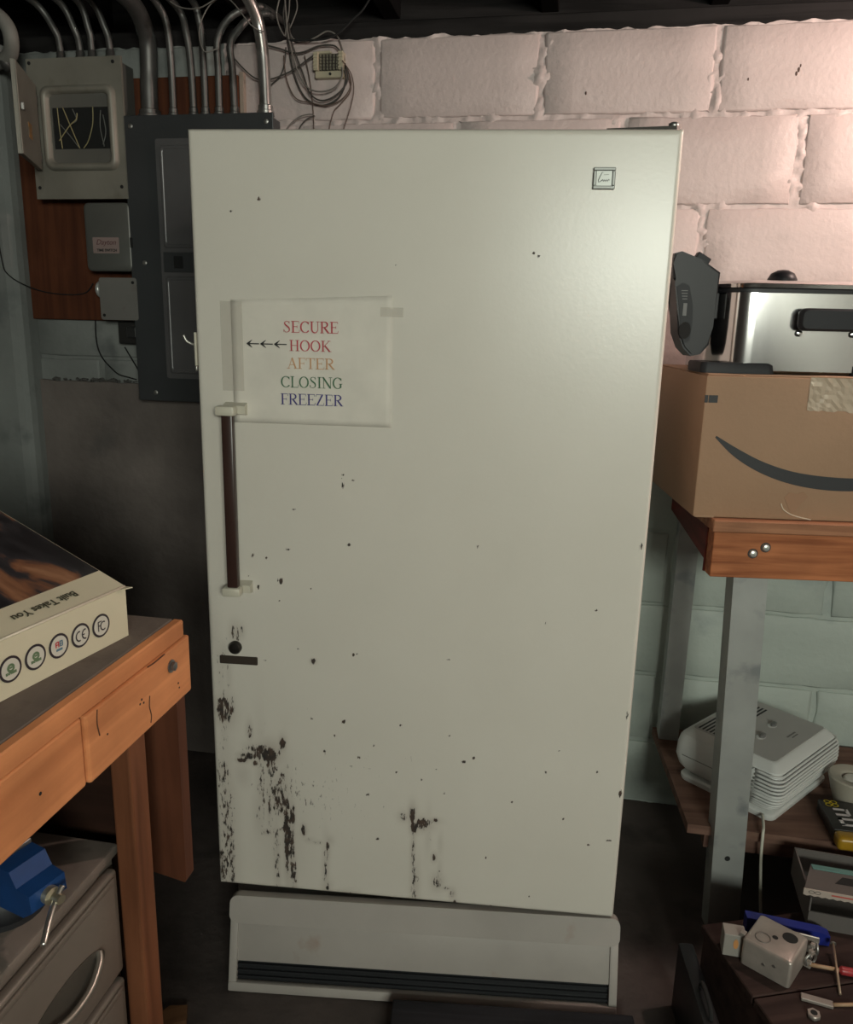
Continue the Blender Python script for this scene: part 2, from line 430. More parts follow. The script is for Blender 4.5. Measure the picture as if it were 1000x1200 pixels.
# ================================================================ freezer
FA = R(5.3)
FX = Vector((math.cos(FA), -math.sin(FA), 0)); FY = Vector((math.sin(FA), math.cos(FA), 0))
FLOC = FX*(-0.135)+FY*1.3352
fz = thing('upright_freezer', 'tall white upright freezer with a rust stained door standing against the block wall', 'freezer', FLOC, -FA)
m_enamel = pm('enamel_cabinet', (0.66, 0.66, 0.62), 0.35, var=.05, vs=3)
BLOBS = [(-0.37,0.585,0.015,0.028,0.75),(-0.376,0.597,0.008,0.014,0.8),(-0.356,0.595,0.007,0.018,0.6),(-0.372,0.535,0.009,0.055,0.35),(-0.377,0.452,0.013,0.023,0.55),(-0.374,0.338,0.016,0.148,0.48),(-0.378,0.404,0.01,0.096,0.45),(-0.366,0.271,0.006,0.09,0.6),(-0.384,0.245,0.014,0.036,0.6),(-0.384,0.209,0.016,0.016,0.35),(-0.375,0.659,0.01,0.062,0.3),(-0.367,0.695,0.006,0.025,0.4),(-0.283,0.496,0.015,0.015,1.0),(-0.296,0.501,0.02,0.017,0.75),(-0.324,0.491,0.017,0.007,0.85),(-0.338,0.481,0.01,0.005,0.9),(-0.257,0.522,0.006,0.013,0.85),(-0.268,0.506,0.01,0.009,0.6),(-0.321,0.544,0.005,0.016,0.6),(-0.311,0.477,0.005,0.005,1),(-0.312,0.508,0.017,0.012,0.5),(-0.28,0.472,0.01,0.022,0.65),(-0.328,0.428,0.014,0.015,0.25),(-0.3,0.43,0.009,0.086,0.45),(-0.307,0.363,0.009,0.038,0.4),(-0.286,0.394,0.007,0.067,0.5),(-0.266,0.405,0.015,0.042,0.62),(-0.278,0.422,0.01,0.026,0.5),(-0.26,0.443,0.006,0.019,0.6),(-0.252,0.33,0.006,0.088,0.85),(-0.243,0.302,0.006,0.089,0.7),(-0.273,0.279,0.007,0.089,0.5),(-0.275,0.308,0.005,0.049,0.45),(-0.292,0.326,0.014,0.008,0.5),(-0.268,0.334,0.021,0.005,0.5),(-0.24,0.369,0.005,0.023,0.8),(-0.238,0.234,0.005,0.04,0.6),(-0.218,0.337,0.005,0.012,0.75),(-0.208,0.315,0.011,0.006,0.4),(-0.191,0.312,0.012,0.004,0.4),(-0.17,0.299,0.004,0.023,0.55),(-0.174,0.254,0.005,0.05,0.5),(-0.172,0.211,0.008,0.014,0.5),(-0.167,0.319,0.007,0.008,0.45),(-0.003,0.39,0.006,0.018,0.9),(0.001,0.363,0.006,0.012,1.0),(0.017,0.372,0.015,0.012,0.72),(0.033,0.381,0.014,0.006,0.5),(0.042,0.383,0.005,0.004,0.95),(-0.02,0.385,0.008,0.009,0.55),(0.0,0.306,0.004,0.049,0.55),(0.005,0.229,0.007,0.044,0.52),(0.029,0.356,0.005,0.038,0.3),(0.042,0.3,0.005,0.008,0.6),(0.05,0.245,0.009,0.014,0.65),(0.053,0.265,0.003,0.024,0.35),(0.066,0.233,0.01,0.004,0.55),(0.08,0.221,0.005,0.01,0.6),(0.085,0.201,0.005,0.007,0.6),(0.053,0.33,0.003,0.019,0.3),(-0.185,0.412,0.076,0.053,0.24),(-0.235,0.426,0.051,0.056,0.3),(-0.142,0.387,0.117,0.057,0.17),(-0.092,0.484,0.147,0.092,0.1),(-0.159,0.47,0.05,0.056,0.16),(-0.129,0.199,0.021,0.008,0.4),(-0.319,0.196,0.036,0.008,0.3),(-0.343,0.744,0.009,0.017,0.55),(-0.331,0.749,0.005,0.011,0.5),(-0.356,0.738,0.01,0.01,0.25),(-0.359,0.661,0.005,0.039,0.35)]
SPOTS = [(-0.195,0.698,0.005,0.005),(-0.127,0.926,0.003,0.003),(-0.254,0.852,0.005,0.005),(-0.139,1.035,0.002,0.005),(-0.139,1.048,0.001,0.002),(-0.138,1.054,0.002,0.001),(-0.12,1.045,0.002,0.002),(-0.341,1.101,0.002,0.002),(-0.226,0.987,0.003,0.001),(-0.238,0.912,0.003,0.002),(-0.305,0.898,0.002,0.003),(-0.28,0.894,0.002,0.002),(-0.296,0.838,0.002,0.004),(-0.256,0.813,0.002,0.002),(-0.314,0.858,0.001,0.002),(-0.198,0.84,0.002,0.002),(-0.331,0.806,0.002,0.002),(-0.287,0.693,0.003,0.002),(-0.198,0.58,0.002,0.002),(-0.14,0.578,0.002,0.003),(-0.113,0.718,0.002,0.001),(-0.119,0.716,0.001,0.002),(0.058,0.718,0.003,0.002),(-0.137,0.578,0.002,0.003),(-0.109,0.505,0.003,0.003),(-0.079,0.532,0.002,0.003),(-0.087,0.483,0.002,0.002),(0.092,0.512,0.003,0.003),(0.111,0.521,0.002,0.003),(0.042,0.492,0.002,0.002),(0.015,0.468,0.002,0.003),(-0.071,0.331,0.003,0.003),(-0.089,0.428,0.003,0.003),(-0.092,0.427,0.002,0.002),(0.057,0.442,0.002,0.002),(0.033,0.341,0.001,0.006),(0.064,0.565,0.002,0.002),(0.247,0.503,0.003,0.002),(0.187,0.435,0.002,0.002),(0.268,0.549,0.002,0.002),(0.341,0.511,0.002,0.002),(0.285,0.407,0.002,0.002),(0.336,0.356,0.003,0.002),(0.143,0.31,0.002,0.002),(0.23,0.232,0.002,0.002),(0.156,0.201,0.003,0.002),(0.387,0.47,0.001,0.009),(0.387,0.627,0.002,0.01),(0.385,0.95,0.002,0.008),(0.374,0.369,0.005,0.002),(-0.175,0.514,0.001,0.002),(-0.122,0.485,0.001,0.001),(-0.155,0.548,0.001,0.002),(-0.324,1.488,0.003,0.002),(0.174,1.43,0.003,0.001),(0.184,1.425,0.003,0.002),(-0.278,1.508,0.002,0.001),(-0.048,1.408,0.002,0.001),(0.318,0.829,0.002,0.002),(0.103,0.936,0.002,0.002),(0.23,0.8,0.002,0.002),(0.192,0.647,0.002,0.001),(-0.222,0.721,0.001,0.001),(-0.035,0.48,0.002,0.002),(-0.028,0.579,0.002,0.002)]
def enamel_door():
    m = bpy.data.materials.new('enamel_door'); m.use_nodes = True
    nt = m.node_tree; N = nt.nodes; L = nt.links; b = N['Principled BSDF']
    b.inputs['Roughness'].default_value = 0.30; b.inputs['Specular IOR Level'].default_value = 0.55
    g = N.new('ShaderNodeTexCoord')
    at = N.new('ShaderNodeAttribute'); at.attribute_name = 'stain'
    sp = N.new('ShaderNodeAttribute'); sp.attribute_name = 'smear'
    n = N.new('ShaderNodeTexNoise'); n.inputs['Scale'].default_value = 150; n.inputs['Detail'].default_value = 4; n.inputs['Roughness'].default_value = .65
    mp = N.new('ShaderNodeMapping'); mp.inputs['Scale'].default_value = (1.2, 1, .36)
    L.new(g.outputs['Object'], mp.inputs[0]); L.new(mp.outputs[0], n.inputs['Vector'])
    r = N.new('ShaderNodeMapRange'); r.inputs[1].default_value = .3; r.inputs[2].default_value = .7
    L.new(n.outputs['Fac'], r.inputs[0])
    s = N.new('ShaderNodeMath'); s.operation = 'SUBTRACT'; L.new(at.outputs['Fac'], s.inputs[0]); L.new(r.outputs[0], s.inputs[1])
    k = N.new('ShaderNodeMath'); k.operation = 'MULTIPLY'; k.use_clamp = True; k.inputs[1].default_value = 5; L.new(s.outputs[0], k.inputs[0])
    n2 = N.new('ShaderNodeTexNoise'); n2.inputs['Scale'].default_value = 5; n2.inputs['Detail'].default_value = 4
    L.new(g.outputs['Object'], n2.inputs['Vector'])
    r2 = N.new('ShaderNodeMapRange'); r2.inputs[1].default_value = .3; r2.inputs[2].default_value = .7
    L.new(n2.outputs['Fac'], r2.inputs[0])
    mx0 = N.new('ShaderNodeMix'); mx0.data_type = 'RGBA'
    mx0.inputs[6].default_value = (0.67, 0.625, 0.555, 1); mx0.inputs[7].default_value = (0.70, 0.655, 0.585, 1); L.new(r2.outputs[0], mx0.inputs[0])
    mxs = N.new('ShaderNodeMix'); mxs.data_type = 'RGBA'
    L.new(sp.outputs['Fac'], mxs.inputs[0]); L.new(mx0.outputs[2], mxs.inputs[6]); mxs.inputs[7].default_value = (0.21, 0.15, 0.12, 1)
    n4 = N.new('ShaderNodeTexNoise'); n4.inputs['Scale'].default_value = 60; L.new(g.outputs['Object'], n4.inputs['Vector'])
    cr = N.new('ShaderNodeValToRGB'); cr.color_ramp.elements[0].position = .35; cr.color_ramp.elements[0].color = (.022, .019, .017, 1)
    cr.color_ramp.elements[1].position = .7; cr.color_ramp.elements[1].color = (.085, .05, .035, 1); L.new(n4.outputs['Fac'], cr.inputs[0])
    mx = N.new('ShaderNodeMix'); mx.data_type = 'RGBA'
    L.new(k.outputs[0], mx.inputs[0]); L.new(mxs.outputs[2], mx.inputs[6]); L.new(cr.outputs[0], mx.inputs[7])
    L.new(mx.outputs[2], b.inputs['Base Color'])
    rr = N.new('ShaderNodeMapRange'); rr.inputs[3].default_value = .30; rr.inputs[4].default_value = .8; L.new(k.outputs[0], rr.inputs[0]); L.new(rr.outputs[0], b.inputs['Roughness'])
    n3 = N.new('ShaderNodeTexNoise'); n3.inputs['Scale'].default_value = 130; n3.inputs['Detail'].default_value = 2; L.new(g.outputs['Object'], n3.inputs['Vector'])
    bp = N.new('ShaderNodeBump'); bp.inputs['Strength'].default_value = .10; bp.inputs['Distance'].default_value = .001
    L.new(n3.outputs['Fac'], bp.inputs['Height']); L.new(bp.outputs[0], b.inputs['Normal'])
    return m
m_door = enamel_door()
# cabinet shell behind the door
bm = B(); box(bm, -.385, .385, .075, .70, .055, 1.605, .006, 2)
obj('cabinet', bm, m_enamel, fz)
bm = B(); box(bm, -.375, .375, .055, .0745, .215, 1.598)
obj('gasket', bm, pm('gasket_rubber', (.05, .048, .045), .7), fz)
for sx in (-.33, .33):
    for sy in (.14, .64):
        bm = B(); lathe(bm, [(.022, 0.001), (.022, .012), (.012, .014), (.012, .056)], 12, Matrix.Translation((sx, sy, 0)))
        obj('levelling_foot', bm, pm('foot_black', (.03, .03, .03), .6), fz, 40)
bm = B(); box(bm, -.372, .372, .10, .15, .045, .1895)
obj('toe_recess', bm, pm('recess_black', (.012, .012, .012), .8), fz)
# the door: a finely divided front so that the rust marks keep their own shapes
x0, x1, z0, z1 = -.395, .395, .198, 1.615
NX, NZ = 264, 473
gx, gz = np.meshgrid(np.linspace(x0, x1, NX), np.linspace(z0, z1, NZ))
rad = .008
d = np.minimum(np.minimum(gx-x0, x1-gx), np.minimum(gz-z0, z1-gz))
e_ = np.clip(rad-d, 0, rad)
gy = rad-np.sqrt(np.maximum(rad*rad-e_*e_, 0))
st = np.zeros_like(gx); sm = np.zeros_like(gx)
for cx, cz, rx, rz, dn in BLOBS:
    q_ = ((gx-cx)/max(rx, .004))**2+((gz-cz)/max(rz, .004))**2
    st = np.maximum(st, dn*np.clip(1.35-q_*.75, 0, 1)) if dn > .5 else np.maximum(st, np.clip(dn*1.15, 0, 1)*np.exp(-q_*.8))
    if dn >= .3 and rx < .03: sm = np.maximum(sm, .55*dn*np.exp(-q_*.45))
for cx, cz, rx, rz in SPOTS:
    q_ = ((gx-cx)/max(rx*.95, .0019))**2+((gz-cz)/max(rz*.95, .0019))**2
    st = np.maximum(st, np.exp(-q_*.55)*1.05)
for (cx, cz, rx, rz, a_) in ((-.285, .50, .03, .03, .45), (-.375, .36, .022, .16, .25), (-.37, .585, .02, .03, .35), (-.26, .31, .05, .12, .16), (-.34, .45, .02, .03, .2), (-.195, .698, .006, .005, .6)):
    sm = np.maximum(sm, a_*np.exp(-((gx-cx)/rx)**2-((gz-cz)/rz)**2))
vv = np.stack([gx, gy, gz], -1).reshape(-1, 3)
idx = np.arange(NX*NZ).reshape(NZ, NX)
fs = np.stack([idx[:-1, :-1], idx[:-1, 1:], idx[1:, 1:], idx[1:, :-1]], -1).reshape(-1, 4)
rimi = list(idx[0, :])+list(idx[1:, -1])+list(idx[-1, -2::-1])+list(idx[-2:0:-1, 0])
nb = len(vv); rv = vv[rimi].copy(); rv[:, 1] = .052
vv = np.concatenate([vv, rv]); k_ = len(rimi)
side = [(rimi[i], nb+i, nb+(i+1) % k_, rimi[(i+1) % k_]) for i in range(k_)]
me = bpy.data.meshes.new('door')
me.from_pydata(vv.tolist(), [], [tuple(map(int, f)) for f in fs]+[tuple(map(int, f)) for f in side]+[tuple(range(nb+k_-1, nb-1, -1))])
me.update()
for nm, arr in (('stain', st), ('smear', sm)):
    at = me.attributes.new(nm, 'FLOAT', 'POINT'); at.data.foreach_set('value', np.concatenate([arr.reshape(-1), np.zeros(k_)]).astype(np.float32))
door = mobj('door', me, m_door, fz, 50)
# hinge leaf on the top right corner
bm = B(); prism(bm, [(.28, .03), (.385, .012), (.392, .02), (.392, .12), (.30, .12)], 1.6155, 1.6215)
obj('hinge', bm, pm('hinge_dark', (.05, .045, .04), .5, .6), fz)
bm = B(); lathe(bm, [(.008, 1.6215), (.008, 1.628), (.005, 1.630)], 12, Matrix.Translation((.383, .03, 0))); obj('hinge_pin', bm, pm('steel_dull', (.45, .44, .42), .4, .9), fz)
# handle: brown grip between two cream brackets
m_cream = pm('cream_plastic', (.62, .58, .48), .4)
m_grip = pm('brown_grip', (.045, .022, .018), .32, var=.2)
bm = B(); box(bm, -.3425, -.3225, -.036, -.020, .845, 1.158, .003, 2); obj('grip', bm, m_grip, fz, 40, label='dark brown grip bar')
for zc, s_ in ((1.163, 1), (.838, -1)):
    bm = B()
    box(bm, -.352, -.318, -.040, -.017, zc-.009, zc+.008, .004, 2)
    prism(bm, [(-.017, zc-.007), (-.0005, zc-.010), (-.0005, zc+.012), (-.017, zc+.007)], -.345, -.306, Matrix(((0, 0, 1, 0), (1, 0, 0, 0), (0, 1, 0, 0), (0, 0, 0, 1))))
    obj('handle_bracket', bm, m_cream, fz, 40, label='cream plastic end bracket of the handle')
# lock: dark round cap, and the slot plate below it
bm = B(); lathe(bm, [(.0125, 0), (.0125, .006), (.010, .010), (.004, .0115)], 24, Matrix.Translation((-.343, 0, .717)) @ FRONT)
obj('lock_cap', bm, pm('lock_metal', (.055, .05, .045), .28, .7), fz, 40, label='dark round lock cap')
bm = B(); box(bm, -.374, -.301, -.0035, .001, .683, .699, .0012, 1)
obj('slot_plate', bm, pm('slot_brown', (.05, .038, .03), .4), fz, label='dark narrow plate under the lock')
# badge
bm = B()
for q4 in ((.261, .295, 1.553, 1.558), (.261, .295, 1.526, 1.531)): box(bm, q4[0], q4[1], -.006, 0, q4[2], q4[3], .001, 1)
for q4 in ((.261, .266, 1.531, 1.553), (.290, .295, 1.531, 1.553)): box(bm, q4[0], q4[1], -.006, 0, q4[2], q4[3], .001, 1)
bd = obj('badge', bm, pm('badge_chrome', (.26, .265, .25), .45, .5), fz, label='small square metal maker badge')
bm = B(); box(bm, .266, .290, -.0035, 0, 1.531, 1.553); obj('badge_plate', bm, pm('badge_plate', (.40, .41, .38), .4, .3), bd)
bm = B(); Mb = Matrix.Translation((.278, -.0036, 1.542)) @ FRONT
strokes(bm, [[(-.002, .0085, .0008), (-.0035, .009, .0009), (-.006, .004, .0013), (-.009, -.003, .0013), (-.0085, -.0055, .0011), (-.006, -.005, .0009), (-.004, -.003, .0011)],
             [(-.004, -.0035, .0014), (-.002, -.002, .0016), (-.001, -.0045, .0016), (.001, -.002, .0016), (.002, -.0045, .0016), (.004, -.002, .0015), (.005, -.0045, .0015), (.007, -.0015, .0013), (.0085, -.003, .001)],
             [(-.001, .005, .0005), (.007, .0055, .0005)]], Mb)
obj('badge_script', bm, pm('ink_dark', (.05, .05, .045), .5), bd)
# strike plate of the hook on the door's left edge
bm = B(); box(bm, -.3995, -.3955, .004, .040, 1.235, 1.292, .001, 1); obj('hook_plate', bm, m_cream, fz)
bm = B(); tube(bm, catmull([(-.4035, .022, 1.225), (-.404, .021, 1.25), (-.4045, .020, 1.268), (-.409, .016, 1.272), (-.416, .012, 1.277), (-.420, .010, 1.287)], 5), .0024, 8)
obj('safety_hook', bm, pm('hook_zinc', (.62, .60, .55), .35, .8), fz, label='bent wire safety hook')

# kick panel: a moulded white grille that has come loose and leans on the floor
m_kick = pm('kick_white', (.40, .365, .335), .42, var=.12, vs=5, c2=(.34, .26, .21), c2s=11, c2t=.66)  # base colour lowered for the shade near the floor; brown patches are dirt
kb0 = Vector((-.362, -.060, 0.0)); kb1 = Vector((.411, -.030, 0.0)); kt0 = Vector((-.366, -.016, .181))
ax = (kb1-kb0).normalized(); upv = (kt0-kb0); upv = (upv-ax*upv.dot(ax)).normalized(); nv = ax.cross(upv)
MK = Matrix((ax, upv, nv)).transposed().to_4x4(); MK.translation = kb0     # x along, y up the panel, z out of its face
KW, KH = (kb1-kb0).length, .197
kp = thing('kick_panel', 'loose white kick panel with a long dark slot leaning below the freezer door', 'panel', FLOC, -FA)
bm = B(); Mz = MK
def kbox(a, b_, c_, d_, e0, e1, bev=.002): box(bm, a, b_, c_, d_, e0, e1, bev, 2, M=MK)
prism(bm, rrect(0, KW, .142, KH, .016), -.010, .013, MK)
kbox(.006, KW-.006, .060, .145, -.006, -.001, .001)
kbox(0, .016, .004, .146, -.010, .004); kbox(KW-.016, KW, .004, .146, -.010, .004)
kbox(0, KW, .001, .020, -.010, .006, .003)
obj('panel_frame', bm, m_kick, kp, 40)
bm = B(); box(bm, .014, KW-.014, .019, .062, -.012, -.009, M=MK)
obj('slot_back', bm, pm('slot_black', (.010, .011, .013), .5), kp, label='black slot behind the grille')
for k in range(3):
    bm = B(); yy = .027+.012*k; box(bm, .016, KW-.016, yy, yy+.0025, -.009, -.003, M=MK)
    obj('grille_bar', bm, pm('bar_black', (.018, .019, .022), .4), kp)

# ---------------------------------------------------------------- paper sign
PW, PH = .277, .207
sg = thing('paper_sign', 'white paper notice with coloured words taped to the freezer door', 'sign', FLOC+FX*(-.3265+.135)+FY*(-.0006)+Vector((0, 0, 1.14)), -FA)
bm = B(); nx, nz = 24, 18; g = []
for j in range(nz+1):
    row = []
    for i in range(nx+1):
        t, s = i/nx, j/nz
        x = -PW/2+PW*t; zz = PH*s+(.012*t if j > nz*.5 else 0)*(s-.5)*2
        y = -.0008-.0012*(noise.noise(Vector((t*4, s*3, 1)))*.5+.5)-.004*max(0, s-.93)/.07*max(0, 1-abs(t-.22)/.22)
        y -= .003*max(0, t-.93)/.07*max(0, s-.8)/.2
        row.append(bm.verts.new((x, y, zz)))
    g.append(row)
for j in range(nz):
    for i in range(nx): bm.faces.new((g[j][i], g[j][i+1], g[j+1][i+1], g[j+1][i])).smooth = True
o = obj('sheet', bm, pm('paper_white', (.72, .67, .595), .75, var=.06, vs=20), sg)
md = o.modifiers.new('thick', 'SOLIDIFY'); md.thickness = .0003; md.offset = 1
m_tape = tape_film('clear_tape')
for (a_, b_, c_, d_) in ((-PW/2-.018, -PW/2+.020, .055, .205), (PW/2-.02, PW/2+.018, .185, .200)):
    bm = B(); box(bm, a_, b_, -.0032, -.0028, c_, d_); obj('tape', bm, m_tape, sg, label='strip of clear tape')
# serif capitals drawn as pen strokes, unit cap height
TK, TN = .135, .05
def ser(x, y, wd=.30): return [(x-wd/2, y, .045), (x+wd/2, y, .045)]
def stem(x, a_=0.0, b_=1.0, wd=TK): return [(x, a_, wd), (x, b_, wd)]
osh = lambda a: TN+(TK-TN)*abs(math.cos(a))
GL = {
 'E': (.68, [stem(.17), [(.03, .977, TN), (.61, .977, TN)], [(.17, .52, TN), (.47, .52, TN)], [(.03, .023, TN), (.62, .023, TN)], [(.60, 1.0, .035), (.615, .80, .03)], [(.475, .63, .035), (.475, .41, .035)], [(.615, 0, .03), (.655, .24, .035)]]),
 'F': (.62, [stem(.17), ser(.17, .023), [(.03, .977, TN), (.58, .977, TN)], [(.17, .50, TN), (.47, .50, TN)], [(.57, 1.0, .035), (.585, .78, .03)], [(.475, .61, .035), (.475, .39, .035)]]),
 'H': (.80, [stem(.17), stem(.63), ser(.17, .023), ser(.17, .977), ser(.63, .023), ser(.63, .977), [(.17, .51, TN), (.63, .51, TN)]]),
 'I': (.38, [stem(.19), ser(.19, .023), ser(.19, .977)]),
 'L': (.66, [stem(.17), ser(.17, .977), [(.03, .023, TN), (.60, .023, TN)], [(.595, 0, .03), (.64, .28, .035)]]),
 'T': (.68, [stem(.34), ser(.34, .023), [(.04, .977, TN), (.64, .977, TN)], [(.05, 1.0, .035), (.035, .76, .03)], [(.63, 1.0, .035), (.645, .76, .03)]]),
 'Z': (.68, [[(.06, .977, TN), (.60, .977, TN)], [(.06, .023, TN), (.62, .023, TN)], [(.53, .96, TK), (.13, .04, TK)], [(.07, 1, .035), (.05, .78, .03)], [(.61, 0, .03), (.65, .25, .035)]]),
 'N': (.80, [stem(.14, wd=TN), stem(.66, wd=TN), [(.11, .97, TK), (.66, .02, TK)], ser(.14, .023, .26), ser(.07, .977, .16), ser(.66, .977, .26)]),
 'A': (.76, [[(.37, .98, TN), (.10, .02, TN)], [(.36, 1.0, TK), (.63, .02, TK)], [(.19, .36, TN), (.53, .36, TN)], ser(.10, .023, .24), ser(.63, .023, .28)]),
 'K': (.78, [stem(.17), ser(.17, .023), ser(.17, .977), [(.22, .46, TN), (.62, .96, TN)], [(.30, .56, TK), (.68, .02, TK)], ser(.62, .977, .24), ser(.69, .023, .24)]),
 'R': (.74, [stem(.17), ser(.17, .023), [(.03, .977, TN), (.34, .977, TN)], arc(.34, .745, .24, .232, 90, -90, 0, n=12, wf=osh), [(.17, .513, TN), (.34, .513, TN)], [(.33, .52, TK), (.66, .02, TK)], ser(.68, .023, .18)]),
 'U': (.78, [[(.17, 1, TK), (.17, .34, TK)], [(.63, 1, TN), (.63, .34, TN)], arc(.40, .34, .23, .315, 180, 360, TK, TN, 14), ser(.17, .977), ser(.63, .977, .24)]),
 'O': (.80, [arc(.40, .5, .32, .475, 0, 360, 0, n=28, wf=osh)]),
 'C': (.74, [arc(.41, .5, .33, .475, 38, 322, 0, n=24, wf=osh), [(.665, .96, .035), (.675, .70, .03)]]),
 'G': (.80, [arc(.41, .5, .33, .475, 38, 315, 0, n=24, wf=osh), [(.665, .96, .035), (.675, .70, .03)], [(.64, .10, TK), (.64, .42, TK)], ser(.63, .43, .27)]),
 'S': (.60, [[(x, y, wd) for x, y, wd in [(.47, .80, .03), (.43, .93, .05), (.29, .975, .05), (.16, .92, .07), (.12, .79, .10), (.18, .67, .12), (.30, .56, .13), (.43, .44, .13), (.49, .30, .11), (.46, .13, .08), (.33, .03, .05), (.18, .04, .05), (.09, .16, .04), (.07, .26, .03)]], [(.475, .99, .035), (.485, .76, .03)], [(.06, .02, .035), (.05, .27, .03)]]),
}
def word(parent, s, cx, z0, capw, cap, mat, label, y=-.0034):
    wd = sum(GL[c][0] for c in s); kx = capw/(wd-.06); S = []; pen = 0
    for c in s:
        for stq in GL[c][1]:
            S.append([((pen+x)*kx, yy*cap, w_*cap*1.0) for x, yy, w_ in stq])
        pen += GL[c][0]
    bm = B(); strokes(bm, S, Matrix.Translation((cx-capw/2-.01*kx, y, z0)) @ FRONT)
    return obj('printed_word', bm, mat, parent, label=label)
def ink(n, c): return pm('ink_'+n, c, .6, var=.1, vs=60)
LX = lambda u_: u_+.3265
LZ = 1.14
for s, a_, b_, zz, cap, col, nm in (('SECURE', -.374, -.280, 1.2945, .0245, (.50, .06, .08), 'red'), ('HOOK', -.364, -.293, 1.264, .0235, (.52, .07, .08), 'red'),
                           ('AFTER', -.368, -.287, 1.2345, .0235, (.60, .33, .17), 'orange'), ('CLOSING', -.380, -.273, 1.2025, .0245, (.055, .15, .075), 'green'), ('FREEZER', -.381, -.273, 1.173, .0245, (.045, .035, .20), 'blue')):
    word(sg, s, LX((a_+b_)/2), zz-LZ+.001, b_-a_, cap*.775, ink(nm, col), nm+' printed word')
bm = B()
for k in range(3):
    xa = LX(-.438)+k*.0240
    strokes(bm, [[(xa+.001, .1355, .0018), (xa+.0215, .1355, .0018)], [(xa+.0095, .1420, .0006), (xa+.005, .1380, .0026), (xa, .1355, .0014)], [(xa+.0095, .1290, .0006), (xa+.005, .1330, .0026), (xa, .1355, .0014)]], Matrix.Translation((0, -.0034, 0)) @ FRONT)
obj('printed_arrows', bm, ink('black', (.02, .02, .02)), sg, label='three black arrows pointing left')

# ================================================================ electrical gear on the back wall
def wthing(name, label, cat, u, z, group=None): return thing(name, label, cat, room(u, VW, z), ROT, group)
# wall-local frame of each thing: x along the wall, -y out into the room, z up
m_ply = wood('red_plywood', (.125, .042, .020), (.075, .025, .014), 'Z', 9, .7)
pb = wthing('plywood_backboard', 'red-brown plywood backboard behind the electrical boxes', 'board', -1.19, 1.307)
bm = B(); box(bm, -.322, .317, -.022, -.002, 0, .612, .002, 1); obj('board_sheet', bm, m_ply, pb)
bm = B(); box(bm, .318, .330, -.018, -.002, .50, .62, .001, 1); obj('edge_strip', bm, pm('edge_splinter', (.35, .27, .22), .8), pb)
m_tan = pm('fusebox_tan', (.25, .235, .20), .45, .2, var=.15, vs=9, c2=(.19, .17, .14), c2s=14, c2t=.62)
m_in = pm('fusebox_inside', (.10, .10, .095), .5, .3)
m_blk = pm('dark_void', (.012, .012, .012), .9)
m_steel = pm('steel_dull', (.45, .44, .42), .4, .9)
def screw(parent, x, z, y, r=.004, mat=None):
    bm = B(); lathe(bm, [(r, 0), (r, .0015), (r*.5, .0028)], 10, Matrix.Translation((x, y, z)) @ FRONT); return obj('screw', bm, mat or m_steel, parent, 40)
# fuse box with its door hanging open and bare wires inside
fb = wthing('fuse_box', 'old tan fuse box with its small door hanging open and loose wires inside', 'fuse box', -1.279, 1.614)
W2, H2 = .131, .334
bm = B(); box(bm, -.120, .120, -.092, -.023, .008, H2-.008); obj('back_can', bm, pm('can_grey', (.14, .14, .13), .5, .4), fb)
ox0, ox1, oz0, oz1 = -.069, .088, .121, .219      # opening
bm = B()   # cover plate as a frame round the embossed rim
def frame(bm, X0, X1, Z0, Z1, x0, x1, z0, z1, ya, yb, bev=.0):
    box(bm, X0, x0, ya, yb, Z0, Z1, bev, 1); box(bm, x1, X1, ya, yb, Z0, Z1, bev, 1); box(bm, x0, x1, ya, yb, Z0, z0, bev, 1); box(bm, x0, x1, ya, yb, z1, Z1, bev, 1)
ex0, ex1, ez0, ez1 = -.094, .112, .068, .270      # embossed rim, outer
frame(bm, -W2, W2, 0, H2, ex0+.006, ex1-.006, ez0+.006, ez1-.006, -.100, -.092, 0)
obj('cover_plate', bm, m_tan, fb)
bm = B()
def ring(x0, x1, z0, z1, r, y, n=5): return [Vector((a_, y, b_)) for a_, b_ in rrect(x0, x1, z0, z1, r, n)]
loft(bm, [ring(ex0, ex1, ez0, ez1, .022, -.0998), ring(ex0+.003, ex1-.003, ez0+.003, ez1-.003, .021, -.112), ring(ex0+.010, ex1-.010, ez0+.010, ez1-.010, .018, -.115),
          ring(ex0+.017, ex1-.017, ez0+.017, ez1-.017, .015, -.111), ring(ex0+.020, ex1-.020, ez0+.020, ez1-.020, .014, -.096)], caps=False)
obj('embossed_rim', bm, m_tan, fb)
bm = B(); frame(bm, ex0+.019, ex1-.019, ez0+.019, ez1-.019, ox0, ox1, oz0, oz1, -.0985, -.0955, 0)
obj('dead_front', bm, pm('deadfront_grey', (.17, .165, .15), .45, .3), fb)
bm = B(); box(bm, ox0-.002, ox1+.002, -.0948, -.0928, oz0-.002, oz1+.002); obj('void', bm, m_blk, fb)
m_wy = pm('wire_yellowed', (.36, .31, .16), .5); m_wg = pm('wire_grey', (.16, .16, .15), .5)
for k, pts in enumerate([[(-.052, .219), (-.050, .17), (-.046, .122)], [(-.036, .219), (-.02, .18), (.004, .122)], [(-.052, .14), (-.02, .175), (.0, .19), (.004, .205)], [(-.048, .18), (-.02, .15), (.0, .125)],
                         [(.048, .219), (.045, .18), (.03, .14), (.015, .122)], [(.07, .21), (.066, .17), (.074, .125)], [(-.01, .215), (.0, .19), (-.015, .18)], [(.075, .2), (.08, .16), (.07, .13)]]):
    bm = B(); tube(bm, catmull([(x, -.1005-.0012*(k % 3), zz) for x, zz in pts], 6), .0013, 6); obj('wire', bm, m_wy if k in (0, 1, 4, 2) else m_wg, fb)
for x, zz in ((-.122, .324), (.110, .321), (-.120, .028), (.114, .029)): screw(fb, x, zz, -.0995, .0045, m_blk)
